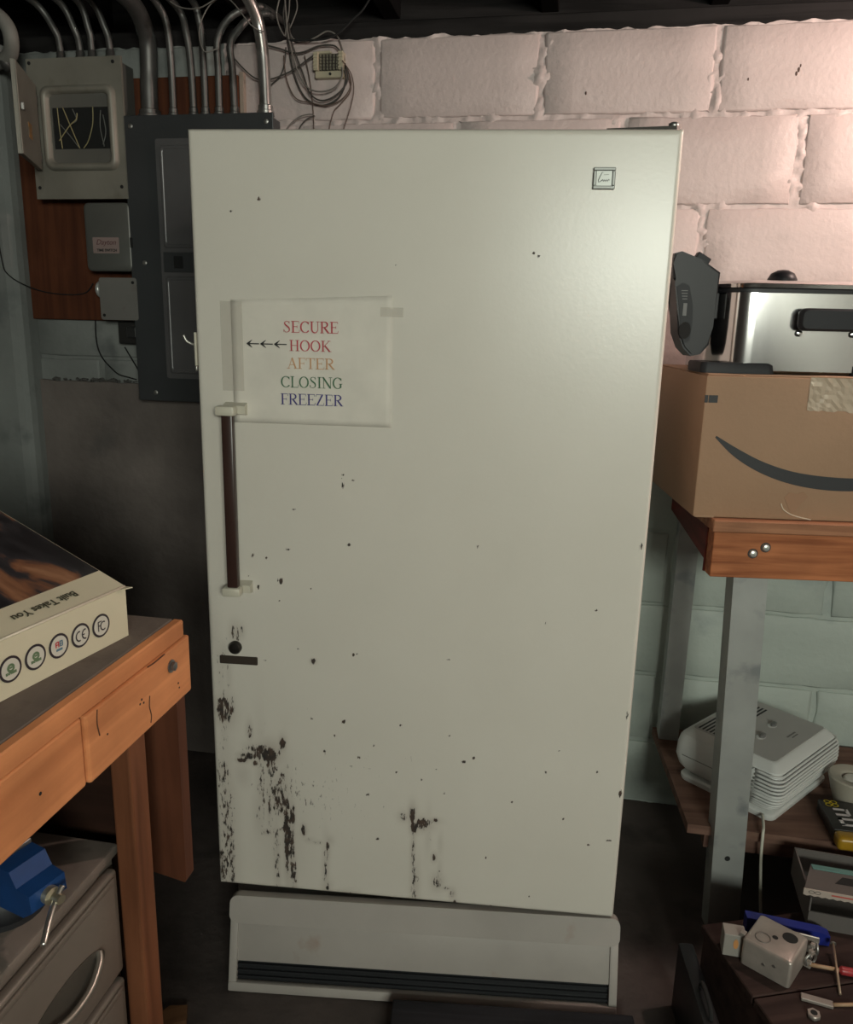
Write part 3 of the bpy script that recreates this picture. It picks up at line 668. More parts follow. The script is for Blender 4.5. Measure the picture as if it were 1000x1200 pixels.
# its door, swung out on the left
dA = math.atan2(.20, .093)
Md = Matrix.Translation((-.101, -.112, 0)) @ Matrix.Rotation(-dA, 4, 'Z')
bm = B(); box(bm, .004, .218, -.0015, .0015, .068, .268, .001, 1, M=Md); box(bm, .004, .218, -.010, -.0015, .264, .268, M=Md); box(bm, .004, .218, -.010, -.0015, .068, .072, M=Md); box(bm, .214, .218, -.010, -.0015, .072, .264, M=Md)
fd = obj('box_door', bm, m_tan, fb)
bm = B(); box(bm, .195, .208, .0018, .010, .165, .182, .002, 2, M=Md); obj('latch', bm, m_steel, fd)
bm = B(); box(bm, .10, .135, .0016, .0022, .12, .155, M=Md); obj('faded_sticker', bm, pm('sticker_orange', (.38, .20, .06), .6, c2=(.2, .15, .1), c2s=90, c2t=.5), fd)
for zz in (.10, .235):
    bm = B(); tube(bm, [(-.101, -.113, zz-.012), (-.101, -.113, zz+.012)], .003, 8); obj('hinge', bm, m_steel, fd)

# grey breaker panel, mostly behind the freezer
m_pan = pm('panel_grey_blue', (.050, .053, .056), .38, .1, var=.1)
bp = wthing('breaker_panel', 'large dark grey breaker panel partly hidden behind the freezer', 'breaker panel', -.953, 1.098)
bm = B(); box(bm, -.19, .19, -.092, -.023, .004, .708); obj('panel_can', bm, m_pan, bp)
bm = B(); box(bm, -.200, .201, -.100, -.092, 0, .713, .002, 2); obj('panel_cover', bm, m_pan, bp)
m_pd = pm('panel_door_grey', (.14, .137, .14), .30, .25)
bm = B(); prism(bm, rrect(-.112, .13, .062, .657, .006), .1001, .1035, FRONT); pd = obj('panel_door', bm, m_pd, bp)
for (z0, z1) in ((.395, .642), (.075, .325)):
    bm = B(); loft(bm, [[Vector((a_, y, b_)) for a_, b_ in rrect(-.112+.010+i_, .13-.010-i_, z0+i_, z1-i_, .008)] for i_, y in ((0, -.1034), (.002, -.1065), (.008, -.1065), (.010, -.1045))], caps=False)
    f_ = [v for v in bm.verts]; 
    obj('raised_bead', bm, m_pd, pd)
    bm = B(); prism(bm, rrect(-.112+.020, .13-.020, z0+.010, z1-.010, .006), .1036, .1046, FRONT); obj('pressed_field', bm, m_pd, pd)
bm = B(); box(bm, -.105, -.02, -.1050, -.1036, .335, .385, .001, 1); lt = obj('latch_plate', bm, m_pan, pd)
bm = B(); box(bm, -.075, -.050, -.1075, -.1051, .345, .375, .001, 1); obj('latch_slide', bm, m_blk, lt)
for x, zz in ((-.178, .688), (-.160, .358), (-.149, .022), (.183, .692)): screw(bp, x, zz, -.1003, .006)

# small grey time switch
ts = wthing('time_switch', 'grey time switch box with a pinkish name plate', 'switch box', -1.2135, 1.434)
m_ts = pm('timeswitch_grey', (.125, .125, .115), .42, .25, var=.12)
bm = B(); box(bm, -.058, .058, -.088, -.023, .004, .166, .004, 2); obj('case', bm, m_ts, ts, 40)
bm = B(); loft(bm, [[Vector((a_, y, b_)) for a_, b_ in rrect(-.0655+i_, .0655-i_, 0+i_, .171-i_, .014-i_*.5)] for i_, y in ((0, -.086), (0, -.098), (.002, -.1005), (.005, -.102))]); obj('lid', bm, m_ts, ts, 40)
bm = B(); box(bm, .0655, .0695, -.099, -.084, .020, .095, .001, 1); box(bm, .0655, .0685, -.099, -.086, .098, .155, .001, 1)
obj('lid_flange', bm, pm('flange_bright', (.62, .66, .58), .3, .8), ts, label='bright bare metal edge of the lid')
bm = B(); box(bm, .063, .070, -.1035, -.098, .060, .085, .001, 1); obj('hasp', bm, m_blk, ts)
bm = B(); prism(bm, rrect(-.0435, .0315, .045, .085, .002), .1021, .1027, FRONT); npl = obj('name_plate', bm, pm('plate_pink', (.30, .22, .205), .5), ts, label='pinkish metal name plate')
bm = B(); text_mesh(bm, 'Dayton', .019, Matrix.Translation((-.006, -.1029, .0725)) @ FRONT, .0003, .0, .35); obj('script_lettering', bm, pm('ink_maroon', (.12, .04, .045), .6), npl)
bm = B(); text_mesh(bm, 'TIME SWITCH', .0092, Matrix.Translation((-.004, -.1029, .0525)) @ FRONT, .0003, .0003); obj('block_lettering', bm, pm('ink_black2', (.02, .02, .02), .6), npl)
# junction box with a blank cover, and the fitting on its left side
jb = wthing('junction_box', 'square grey junction box with a blank screwed cover below the time switch', 'junction box', -1.195, 1.309)
bm = B(); box(bm, -.050, .050, -.092, -.023, .005, .103, .003, 2); obj('box_body', bm, pm('jbox_grey', (.2, .195, .185), .4, .5), jb)
bm = B(); prism(bm, rrect(-.054, .055, 0, .109, .007), .0925, .1000, FRONT); obj('cover', bm, pm('cover_grey', (.235, .225, .21), .42, .25, var=.12, c2=(.2, .15, .14), c2s=20, c2t=.6), jb)
screw(jb, .044, .097, -.1002, .004, m_blk); screw(jb, -.044, .012, -.1002, .004, m_blk)
bm = B()
for k in range(3): lathe(bm, [(.020, 0), (.022, .003), (.022, .006), (.020, .009)], 16, Matrix.Translation((-.0505-.0105*k, -.058, .080)) @ Matrix.Rotation(R(-90), 4, 'Y'))
obj('conduit_fitting', bm, pm('zinc_bright', (.55, .56, .54), .35, .4), jb, 40, label='ribbed zinc conduit fitting')
# black receptacle
rc = wthing('outlet_box', 'small black outlet box mounted under the blank junction box', 'outlet', -1.200, 1.246)
bm = B(); box(bm, -.033, .033, -.050, -.005, 0, .059, .003, 2); obj('housing', bm, pm('bakelite', (.022, .021, .02), .45), rc)
bm = B(); box(bm, -.006, .022, -.053, -.0502, .016, .046, .003, 2); obj('socket_face', bm, pm('bakelite2', (.03, .03, .03), .35), rc)

# conduits rising from the boxes and bending out under the joists
m_emt = pm('conduit_steel', (.15, .145, .14), .48, .7, var=.2, vs=12, c2=(.07, .066, .062), c2s=10, c2t=.55)
m_emtb = pm('conduit_bright', (.58, .56, .54), .30, .9, var=.2, vs=14, c2=(.35, .33, .31), c2s=16, c2t=.58)
def conduit(label, pts, r, mat, z0=0, name='conduit', grp='steel conduits above the boxes'):
    p0 = pts[0]
    t = wthing(name, label, 'conduit', p0[0], p0[2], grp)
    P = [Vector((x-p0[0], -o_, zz-p0[2])) for x, o_, zz in pts]
    bm = B(); tube(bm, catmull(P, 7), r, 12); obj('pipe', bm, mat, t)
    bm = B(); lathe(bm, [(r*1.45, 0.0005), (r*1.45, .010), (r*1.25, .012), (r*1.25, .022), (r*1.05, .024)], 14, Matrix.Translation(P[0])); obj('connector', bm, mat, t, 40)
    return t
ords = ["leftmost", "second", "third", "rightmost"]
for k, (ub, um_, ut) in enumerate(((-1.333, -1.340, -1.375), (-1.278, -1.285, -1.308), (-1.245, -1.246, -1.257), (-1.195, -1.201, -1.222))):
    conduit('%s of four thin conduits bending up from the open fuse box' % ords[k] if k in (0, 3) else '%s from the left of four thin conduits above the open fuse box' % ords[k], [(ub, .065, 1.9485), (ub, .066, 1.985), (um_, .072, 2.02), (ut, .11, 2.078), (ut-.03, .30, 2.075)], .0085, m_emt)
conduit('thick dull conduit rising behind the corner of the breaker panel', [(-1.104, .047, 1.8115), (-1.104, .047, 1.88), (-1.101, .047, 1.94), (-1.094, .065, 2.005), (-1.086, .15, 2.05), (-1.084, .35, 2.05)], .0215, m_emt)
for k, (lb_, pts) in enumerate((('thin conduit just right of the thick dull one above the breaker panel', [(-1.033, .06, 1.8115), (-1.033, .06, 1.90), (-1.031, .07, 1.99), (-1.038, .085, 2.045), (-1.050, .16, 2.076), (-1.052, .35, 2.076)]),
        ('third conduit from the left in the row rising from the breaker panel', [(-.978, .06, 1.8115), (-.980, .06, 1.92), (-.986, .065, 2.0), (-1.003, .085, 2.06), (-1.02, .3, 2.075)]),
        ('fourth and straightest conduit from the left rising from the breaker panel', [(-.946, .06, 1.8115), (-.947, .06, 1.95), (-.951, .065, 2.03), (-.958, .10, 2.07), (-.96, .3, 2.076)]),
        ('thin conduit above the breaker panel sweeping right in a high arc', [(-.909, .06, 1.8115), (-.908, .06, 1.92), (-.905, .065, 1.985), (-.882, .05, 2.035), (-.845, .035, 2.060), (-.805, .015, 2.070), (-.79, -.10, 2.072)]),
        ('thin conduit left of the bright one sweeping right in a low arc', [(-.868, .06, 1.8115), (-.871, .06, 1.92), (-.872, .065, 1.975), (-.855, .05, 2.012), (-.830, .030, 2.044), (-.800, .005, 2.060), (-.795, -.02, 2.061)]))):
    conduit(lb_, pts, .0088, m_emt)
conduit('bright thick steel conduit at the right end of the breaker panel', [(-.785, .062, 1.8115), (-.787, .062, 1.90), (-.790, .066, 1.97), (-.797, .085, 2.03), (-.812, .16, 2.072), (-.83, .4, 2.066)], .0150, m_emtb)
# left: fat pale bend of an old drain pipe beside the fuse box
t = wthing('pipe_elbow', 'pale curved pipe elbow in the top left corner by the pier', 'pipe', -1.41, 1.93)
bm = B(); tube(bm, catmull([(-.09, -.16, .115), (-.05, -.155, .112), (-.012, -.15, .085), (-.002, -.145, .05), (-.03, -.12, .02), (-.09, -.10, .01)], 6), .018, 12); obj('pipe', bm, pm('pipe_pale', (.24, .23, .21), .6), t)
bm = B(); lathe(bm, [(.022, 0), (.022, .022)], 14, Matrix.Translation((-.055, -.108, .008)) @ Matrix.Rotation(R(75), 4, 'Y')); obj('coupling', bm, m_emt, t)
# drop wire at the left edge
t = wthing('thin_cable', 'thin black cable sagging across the red backboard from the pier', 'cable', -1.53, 1.36)
bm = B(); tube(bm, catmull([(-.05, -.09, .50), (-.03, -.085, .35), (-.02, -.08, .12), (0.0, -.078, .06), (.05, -.03, .025), (.13, -.026, .015), (.19, -.026, .02), (.225, -.04, .045)], 6), .0016, 6); obj('wire_run', bm, m_blk, t)

# terminal block and its loose telephone wires
tb = wthing('terminal_block', 'small cream terminal block with rows of clips above the freezer', 'terminal block', -.635, 1.906)
m_cb = pm('block_cream', (.46, .41, .30), .5)
bm = B(); box(bm, -.036, .037, -.020, -.001, 0, .016, .002, 1); box(bm, -.038, -.026, -.026, -.001, .016, .058, .001, 1); box(bm, .026, .038, -.026, -.001, .016, .058, .001, 1); box(bm, -.026, .026, -.012, -.001, .016, .056)
box(bm, -.030, .004, -.016, -.001, .056, .062, .001, 1)
obj('block_base', bm, m_cb, tb)
bm = B(); box(bm, -.0255, .0255, -.0135, -.0122, .0165, .055); obj('dark_face', bm, pm('block_dark', (.03, .02, .015), .6), tb)
m_clip = pm('clip_tin', (.50, .46, .36), .35, .7)
bm = B(); box(bm, -.0018, .0018, -.019, -.0136, -.0028, .0028); cm = None
for j in range(5):
    for i in range(6):
        if cm is None: o = obj('clip', bm, m_clip, tb); cm = o.data
        else: o = mobj('clip', cm, m_clip, tb)
        o.location = (-.021+.0084*i, 0, .021+.0072*j)
        if i > 3 and j > 2: o.location.y = .002
for s_ in (-1, 1):
    tm = None
    for j in range(5):
        bm = B(); box(bm, -.006, .006, -.0285, -.0262, -.0022, .0022, .0006, 1); o = obj('fanning_tooth', bm, m_cb, tb); o.location = (.032*s_, 0, .021+.0082*j)
bm = B(); lathe(bm, [(.0032, 0), (.0032, .003)], 10, Matrix.Translation((.004, -.020, .008)) @ FRONT); obj('screw', bm, m_blk, tb)
m_w1 = pm('wire_dark', (.05, .045, .04), .55); m_w2 = pm('wire_greyed', (.17, .155, .14), .55); m_w3 = pm('wire_brown', (.11, .075, .06), .55)
o_ = (-.635, 1.906)
WR = [(m_w1, .0030, [(-.748, 2.082), (-.753, 2.05), (-.742, 1.99), (-.728, 1.92), (-.70, 1.865), (-.655, 1.845), (-.612, 1.862), (-.594, 1.90), (-.598, 1.93)]),
      (m_w2, .0026, [(-.742, 2.082), (-.740, 2.05), (-.735, 2.0), (-.716, 1.93), (-.69, 1.885), (-.655, 1.872), (-.617, 1.88), (-.598, 1.905), (-.598, 1.925)]),
      (m_w1, .0026, [(-.735, 2.03), (-.728, 1.985), (-.70, 1.915), (-.682, 1.87), (-.65, 1.853), (-.61, 1.868), (-.585, 1.90), (-.592, 1.935)]),
      (m_w3, .0020, [(-.752, 1.96), (-.745, 1.905), (-.722, 1.862), (-.68, 1.85), (-.64, 1.843), (-.60, 1.858), (-.578, 1.89), (-.59, 1.93)]),
      (m_w3, .0018, [(-.597, 1.935), (-.585, 1.905), (-.582, 1.875), (-.61, 1.845), (-.625, 1.83), (-.637, 1.79), (-.640, 1.75)]),
      (m_w3, .0018, [(-.597, 1.94), (-.575, 1.91), (-.568, 1.875), (-.575, 1.84), (-.585, 1.81), (-.594, 1.785), (-.60, 1.75)]),
      (m_w1, .0024, [(-.886, 1.962), (-.86, 1.935), (-.826, 1.909), (-.79, 1.905), (-.75, 1.915), (-.715, 1.93), (-.686, 1.948), (-.672, 1.955)]),
      (m_w1, .0026, [(-.80, 1.985), (-.76, 1.975), (-.73, 1.965), (-.70, 1.966), (-.66, 1.978), (-.62, 1.977), (-.60, 1.955)]),
      (m_w2, .0024, [(-.742, 2.03), (-.73, 2.0), (-.70, 1.99), (-.67, 2.0), (-.64, 2.012), (-.615, 2.0), (-.602, 1.97), (-.596, 1.945)]),
      (m_blk, .0028, [(-.735, 1.99), (-.68, 1.988), (-.635, 1.99), (-.60, 2.005), (-.57, 2.03), (-.545, 2.05), (-.52, 2.085)]),
      (m_w2, .0020, [(-.765, 1.745), (-.745, 1.79), (-.715, 1.815), (-.69, 1.822), (-.674, 1.822)]),
      (m_w1, .0018, [(-.728, 1.75), (-.715, 1.79), (-.695, 1.812), (-.672, 1.82)]),
      (m_w3, .0018, [(-.70, 1.96), (-.69, 1.92), (-.682, 1.87), (-.678, 1.82), (-.677, 1.75)]),
      (m_w2, .0024, [(-.755, 2.085), (-.764, 2.05), (-.757, 2.02), (-.745, 2.0)]), (m_w2, .0022, [(-.732, 2.085), (-.735, 2.05), (-.742, 2.02), (-.745, 2.0)]), (m_w2, .002, [(-.717, 2.085), (-.716, 2.06), (-.735, 2.02)]),
      (m_w1, .0022, [(-.748, 1.98), (-.752, 1.945), (-.765, 1.915), (-.79, 1.895), (-.80, 1.885)])]
for k, (mw, rr, pts) in enumerate(WR):
    bm = B(); P = catmull([(a_-o_[0], -.012-.006*((k*7) % 4), b_-o_[1]) for a_, b_ in pts], 6); tube(bm, P, rr*.8, 6); obj('loose_wire', bm, mw, tb)
# two slack wires over the conduits
for pts, lb_ in (([(-1.02, .11, 2.07), (-.98, .11, 2.045), (-.93, .11, 2.04), (-.86, .11, 2.06), (-.80, .11, 2.0), (-.775, .09, 1.99)], 'thin grey wire slung across the conduits under the joists'),
                 ([(-.86, .10, 2.07), (-.905, .10, 2.05), (-.935, .10, 2.0), (-.925, .10, 1.95), (-.89, .09, 1.96)], 'thin grey wire looped behind the curved conduits')):
    t = wthing('slack_wire', lb_, 'wire', pts[0][0], pts[0][2]); bm = B(); tube(bm, catmull([(a_-pts[0][0], -b_, c_-pts[0][2]) for a_, b_, c_ in pts], 6), .0016, 6); obj('wire_run', bm, m_w2, t)

# ================================================================ left workbench (runs towards the back wall)
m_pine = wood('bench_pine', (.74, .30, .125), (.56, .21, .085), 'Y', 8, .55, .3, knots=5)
m_pine2 = wood('bench_pine_dark', (.20, .075, .036), (.115, .042, .02), 'Z', 8, .6, .3)  # legs darkened in colour for the shade under the bench top
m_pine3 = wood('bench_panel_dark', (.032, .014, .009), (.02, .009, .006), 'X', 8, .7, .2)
m_dust = pm('dusty_top', (.16, .125, .105), .8, var=.25, vs=10, bump=.3, bs=80, c2=(.09, .065, .055), c2s=14, c2t=.58)
wbL = thing('workbench', 'orange pine workbench at the left with a dusty top and a bolted rail', 'workbench', room(-.492, .90, 0), ROT)
# local: x across (0 = rail face, negative to the left), y along the bench (0 = far end), z up
bm = B(); box(bm, -.46, .0, -1.30, -.004, .906, .930, .002, 1); obj('top_board', bm, m_dust, wbL)
bm = B(); box(bm, .0002, .014, -1.30, -.004, .9062, .9302, .002, 1); obj('edge_strip', bm, m_pine, wbL)
for a_, b_ in ((-.225, .006), (-1.30, -.228)):
    bm = B(); box(bm, -.020, .016 if a_ > -.3 else .013, a_, b_, .826, .9055, .003, 2); obj('rail_board', bm, m_pine, wbL)
bm = B(); Mq = Matrix.Translation((.0162, -.046, .883)) @ Matrix.Rotation(R(90), 4, 'Y')
lathe(bm, [(.0085, 0), (.0085, .0015)], 16, Mq); lathe(bm, [(.0062, .0015), (.0062, .006), (.004, .007)], 6, Mq)
obj('bolt', bm, pm('bolt_grey', (.20, .20, .20), .4, .8), wbL, 40)
for y, z, r_ in ((-.118, .872, .0016), (-.122, .868, .0014), (-.114, .866, .0014), (-.030, .852, .0015), (-.028, .845, .0013), (-.30, .862, .0020), (-.19, .866, .0012), (-.42, .87, .0018)):
    bm = B(); lathe(bm, [(r_, 0), (r_, .0004)], 8, Matrix.Translation((.0161 if y > -.225 else .0131, y, z)) @ Matrix.Rotation(R(90), 4, 'Y')); obj('nail_hole', bm, m_blk, wbL)
for k, pts in enumerate(([(-.10, .868), (-.102, .855), (-.099, .842), (-.101, .833)], [(-.205, .903), (-.207, .888), (-.204, .872)], [(-.36, .852), (-.40, .846), (-.45, .85)], [(-.06, .905), (-.085, .9045), (-.10, .9055)])):
    bm = B(); tube(bm, catmull([(.0160 if y > -.225 else .0130, y, z) for y, z in pts], 4), .0009, 5); obj('wood_split', bm, pm('split_dark', (.10, .035, .015), .8), wbL)
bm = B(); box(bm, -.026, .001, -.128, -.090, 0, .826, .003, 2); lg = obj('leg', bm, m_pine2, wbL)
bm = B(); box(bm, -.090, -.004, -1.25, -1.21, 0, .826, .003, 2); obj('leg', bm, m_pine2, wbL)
bm = B(); prism(bm, [(-.075, .565), (.008, .548), (.010, .552), (.010, .826), (-.075, .826)], -.022, 0.0, Matrix.Translation((0, -.026, 0)) @ Matrix.Rotation(R(90), 4, 'X'))
obj('hanging_brace', bm, wood('brace_dark', (.12, .042, .022), (.075, .026, .014), 'Z', 8, .6, .3), wbL)  # shade of the bench top put into the brace colour
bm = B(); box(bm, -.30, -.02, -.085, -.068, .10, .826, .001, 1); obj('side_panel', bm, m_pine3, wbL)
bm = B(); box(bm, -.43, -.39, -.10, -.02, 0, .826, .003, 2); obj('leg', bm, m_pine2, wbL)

# printed carton lying on the bench, its lid sprung up at the back
cA = R(71)      # direction of the long front edge, measured from +X
cdir = Vector((math.cos(cA), math.sin(cA), 0))
cb = thing('printed_carton', 'flat olive carton with round black and white marks on the left workbench', 'carton', Vector((-.365, .907, .9305)), R(71-90))
# local: y runs back to front along the long face (0 = far corner), x = 0 the printed face, negative x behind it
m_olive = pm('carton_olive', (.64, .58, .43), .45, var=.06, vs=8)
bm = B(); CL = -.42; D_ = .25; H_ = .064
ang = R(22)
def lidz(x): return H_+(-x)*math.tan(ang)
pts = [(0, 0), (-D_, 0), (-D_, lidz(-D_)), (0, H_)]
prism(bm, pts, 0, -CL, Matrix(((1, 0, 0, 0), (0, 0, -1, 0), (0, 1, 0, 0), (0, 0, 0, 1))))
obj('carton_body', bm, m_olive, cb)
def lidM(lift): # drawing x -> along the carton (local -y .. ), drawing y -> up the lid slope
    e1 = Vector((0, 1, 0)); e2 = Vector((-math.cos(ang), 0, math.sin(ang))); e3 = e1.cross(e2); e3 = -e3 if e3.z < 0 else e3
    Mm = Matrix((e1, e2, e3)).transposed().to_4x4(); Mm.translation = Vector((0, 0, H_))+e3*lift; return Mm
def picture():
    m = bpy.data.materials.new('lid_photo_print'); m.use_nodes = True
    nt = m.node_tree; N = nt.nodes; L = nt.links; b = N['Principled BSDF']; b.inputs['Roughness'].default_value = .35
    tc = N.new('ShaderNodeTexCoord'); mp = N.new('ShaderNodeMapping'); mp.inputs['Rotation'].default_value = (0, 0, R(35)); mp.inputs['Scale'].default_value = (9, 22, 9)
    L.new(tc.outputs['Object'], mp.inputs[0])
    n = N.new('ShaderNodeTexNoise'); n.inputs['Scale'].default_value = 1; n.inputs['Detail'].default_value = 7; n.inputs['Distortion'].default_value = .6
    L.new(mp.outputs[0], n.inputs['Vector'])
    cr = N.new('ShaderNodeValToRGB'); E = cr.color_ramp.elements
    E[0].position = .40; E[0].color = (.016, .014, .016, 1); E[1].position = .74; E[1].color = (.42, .22, .12, 1)
    x = E.new(.52); x.color = (.035, .032, .036, 1); x = E.new(.58); x.color = (.20, .085, .045, 1)
    L.new(n.outputs['Fac'], cr.inputs[0]); L.new(cr.outputs[0], b.inputs['Base Color']); return m
bm = B(); box(bm, CL+.001, -.002, .040, D_/math.cos(ang)-.002, 0, .0006, M=lidM(.0004)); obj('lid_picture', bm, picture(), cb, label='dark photo print with orange rock shapes')
bm = B(); tube(bm, [(0.0, -.001, H_), (0.0, CL, H_)], .0015, 6); obj('worn_edge', bm, pm('worn_card', (.86, .80, .66), .6, c2=(.55, .50, .36), c2s=40, c2t=.56), cb)
bm = B(); prism(bm, [(0, 0), (.010, .002), (.004, -.012)], -.0008, .0004, Matrix.Translation((0, -.001, H_-.0005))); obj('torn_flap', bm, m_olive, cb)
Mt = lidM(.0010)
bm = B(); text_mesh(bm, 'Built Takes You', .0140, Mt @ Matrix.Translation((-.105, .020, 0)) @ Matrix.Rotation(R(180), 4, 'Z'), .0003, .0002); obj('lid_lettering', bm, pm('ink_olive', (.055, .05, .03), .6), cb, label='dark line of upside-down words')
# round marks on the front face
e1, e2, e3 = Vector((0, 1, 0)), Vector((0, 0, 1)), Vector((1, 0, 0))
def faceM(y, z, lift=.0005):
    Mm = Matrix((e1, e2, e3)).transposed().to_4x4(); Mm.translation = Vector((lift, y, z)); return Mm
m_mk = pm('mark_black', (.03, .022, .028), .5); m_mw = pm('mark_white', (.60, .57, .50), .5); m_gr = pm('mark_green', (.12, .19, .10), .5); m_rd = pm('mark_red', (.50, .06, .07), .5); m_bl = pm('mark_blue', (.10, .20, .27), .5)
for k, kind in enumerate(('FC', 'CE', 'AB', 'TREE', 'TREE')):
    y = -.0455-.0325*k; z = .0295
    bm = B(); prism(bm, [(.0140*math.cos(2*math.pi*i/28), .0140*math.sin(2*math.pi*i/28)) for i in range(28)], 0, .0004, faceM(y, z)); rk = obj('round_mark', bm, m_mk, cb, label='black ringed round mark')
    bm = B(); prism(bm, [(.0114*math.cos(2*math.pi*i/28), .0114*math.sin(2*math.pi*i/28)) for i in range(28)], .0004, .0007, faceM(y, z)); obj('white_disc', bm, m_mw, rk)
    if kind == 'CE':
        bm = B(); strokes(bm, [arc(-.0030, 0, .0046, .0055, 70, 290, .0017, n=14), arc(.0062, 0, .0046, .0055, 75, 285, .0017, n=14), [(.0017, 0, .0014), (.0055, 0, .0014)]], faceM(y, z, .0013)); obj('mark_lettering', bm, m_mk, rk)
    elif kind == 'FC':
        bm = B(); strokes(bm, [[(-.0052, -.0058, .0015), (-.0052, .0060, .0015)], [(-.0052, .0056, .0014), (.0005, .0056, .0014)], [(-.0052, .0008, .0014), (-.0008, .0008, .0014)], arc(.0028, -.0008, .0044, .0050, 50, 310, .0016, n=14)], faceM(y, z, .0013)); obj('mark_lettering', bm, m_mk, rk)
    elif kind == 'AB':
        bm = B(); strokes(bm, [[(-.0048, -.001, .0015), (-.0048, .005, .0018)], [(-.0048, .005, .0016), (-.001, .005, .0016)], [(-.001, .0055, .0016), (-.001, -.001, .0016)], [(-.0048, .002, .0014), (-.001, .002, .0014)]], faceM(y, z, .0013)); obj('mark_lettering', bm, m_rd, rk)
        bm = B(); strokes(bm, [[(.0012, -.001, .0016), (.0012, .006, .0016)], [(.0012, .005, .0014), (.0044, .005, .0014)], [(.0044, .0055, .0014), (.0044, -.001, .0014)], [(.0012, .002, .0012), (.0044, .002, .0012)], [(.0012, -.0004, .0012), (.0044, -.0004, .0012)], [(-.005, -.0040, .0026), (.004, -.0040, .0026)]], faceM(y, z, .0013)); obj('mark_lettering', bm, m_bl, rk)
    else:
        bm = B(); strokes(bm, [arc(0, .0015, .0036, .0034, 0, 360, .0026, n=16), [(-.002, .0018, .002), (.002, .0018, .002)]], faceM(y, z, .0013)); obj('green_emblem', bm, m_gr, rk)
        bm = B(); text_mesh(bm, 'EXPRESS', .0036, faceM(y, z-.0042, .0013), .0002, .0003); obj('mark_lettering', bm, m_gr, rk)

# grey steel drawer cabinet under the bench
m_cab = pm('cabinet_grey', (.185, .155, .13), .42, .1, var=.10, vs=8, c2=(.20, .16, .13), c2s=16, c2t=.66)
m_cabt = pm('cabinet_top_dusty', (.20, .165, .14), .75, var=.25, vs=12, c2=(.12, .09, .08), c2s=18, c2t=.6)
cab = thing('drawer_cabinet', 'grey steel drawer cabinet standing under the left workbench', 'cabinet', room(-.526, .782, 0), ROT)
# local: x = 0 front face, y = 0 far end
bm = B(); box(bm, -.36, -.004, -.62, 0, 0.002, .655, .004, 2); obj('cabinet_body', bm, m_cab, cab, 40)
bm = B(); box(bm, -.36, .004, -.62, .002, .6555, .670, .004, 2); obj('cabinet_top', bm, m_cabt, cab, 40)
for k, (z0, z1) in enumerate(((.495, .650), (.335, .490), (.175, .330), (.015, .170))):
    bm = B(); box(bm, -.004, .010, -.610, -.014, z0+.003, z1-.003, .005, 3); dr = obj('drawer', bm, m_cab, cab, 40)
    bm = B(); box(bm, .0102, .0135, -.590, -.026, z1-.017, z1-.008, .0015, 2); obj('drawer_bead', bm, m_cab, dr, 40)
    bm = B(); zc = z0+.062; yc = -.125
    prism(bm, [(yc+.072*math.cos(a_), zc+.026*math.sin(a_)) for a_ in [2*math.pi*i/28 for i in range(28)]], .0102, .0112, Matrix(((0, 0, 1, 0), (1, 0, 0, 0), (0, 1, 0, 0), (0, 0, 0, 1)))); obj('handle_dish', bm, pm('dish_dark', (.10, .09, .075), .4, .3), dr)
    bm = B(); tube(bm, catmull([(.011, yc+.060, zc+.012), (.018, yc+.05, zc+.006), (.024, yc+.02, zc-.004), (.024, yc-.02, zc-.004), (.018, yc-.05, zc+.006), (.011, yc-.060, zc+.012)], 5), .0045, 8); obj('handle', bm, pm('handle_metal', (.36, .33, .29), .3, .7), dr)

# blue clamp-on vise lying on the cabinet
vi = thing('blue_vise', 'blue painted bench vise with a bent steel handle on the grey cabinet', 'vise', Vector((-.459, .748, .6705)), R(-25))
vi.scale = (.92, .92, .82)
m_vb = pm('vise_blue', (.008, .05, .18), .45, .1, var=.25, vs=18, c2=(.30, .28, .24), c2s=26, c2t=.70)
m_vd = pm('vise_black', (.025, .025, .028), .5, .3)
bm = B(); lathe(bm, [(.046, 0), (.046, .008), (.038, .012), (.030, .030)], 24); obj('swivel_base', bm, m_vd, vi, 40)
bm = B(); prism(bm, [(-.05, .030), (.012, .030), (.018, .050), (.020, .092), (-.002, .094), (-.012, .070), (-.05, .068)], -.026, .026, Matrix(((1, 0, 0, 0), (0, 0, 1, 0), (0, 1, 0, 0), (0, 0, 0, 1)))); obj('fixed_jaw', bm, m_vb, vi)
bm = B(); prism(bm, [(.024, .030), (.065, .030), (.080, .042), (.078, .066), (.058, .070), (.048, .090), (.026, .092)], -.024, .024, Matrix(((1, 0, 0, 0), (0, 0, 1, 0), (0, 1, 0, 0), (0, 0, 0, 1)))); obj('sliding_jaw', bm, m_vb, vi)
bm = B(); box(bm, -.005, .060, -.012, .012, .030, .050, .003, 2); obj('slide_bar', bm, m_vd, vi)
bm = B(); box(bm, .018, .0235, -.026, .026, .078, .096, .001, 1); obj('jaw_plate', bm, m_steel, vi)
bm = B(); lathe(bm, [(.011, 0), (.011, .008), (.006, .010), (.006, .022)], 14, Matrix.Translation((.078, 0, .052)) @ Matrix.Rotation(R(90), 4, 'Y')); obj('screw_head', bm, pm('zinc_yellow', (.5, .45, .33), .35, .8), vi, 40)
bm = B(); tube(bm, catmull([(.091, .010, .062), (.093, -.001, .053), (.101, -.018, .040), (.116, -.040, .026)], 5), .0035, 8); obj('screw_handle', bm, pm('handle_bright', (.6, .57, .52), .3, .9), vi, label='bent bright steel handle')
bm = B(); tube(bm, catmull([(-.045, 0, .07), (-.05, -.012, .085), (-.06, -.01, .10), (-.085, 0, .105)], 5), .006, 8); obj('pipe_jaw', bm, m_vd, vi)

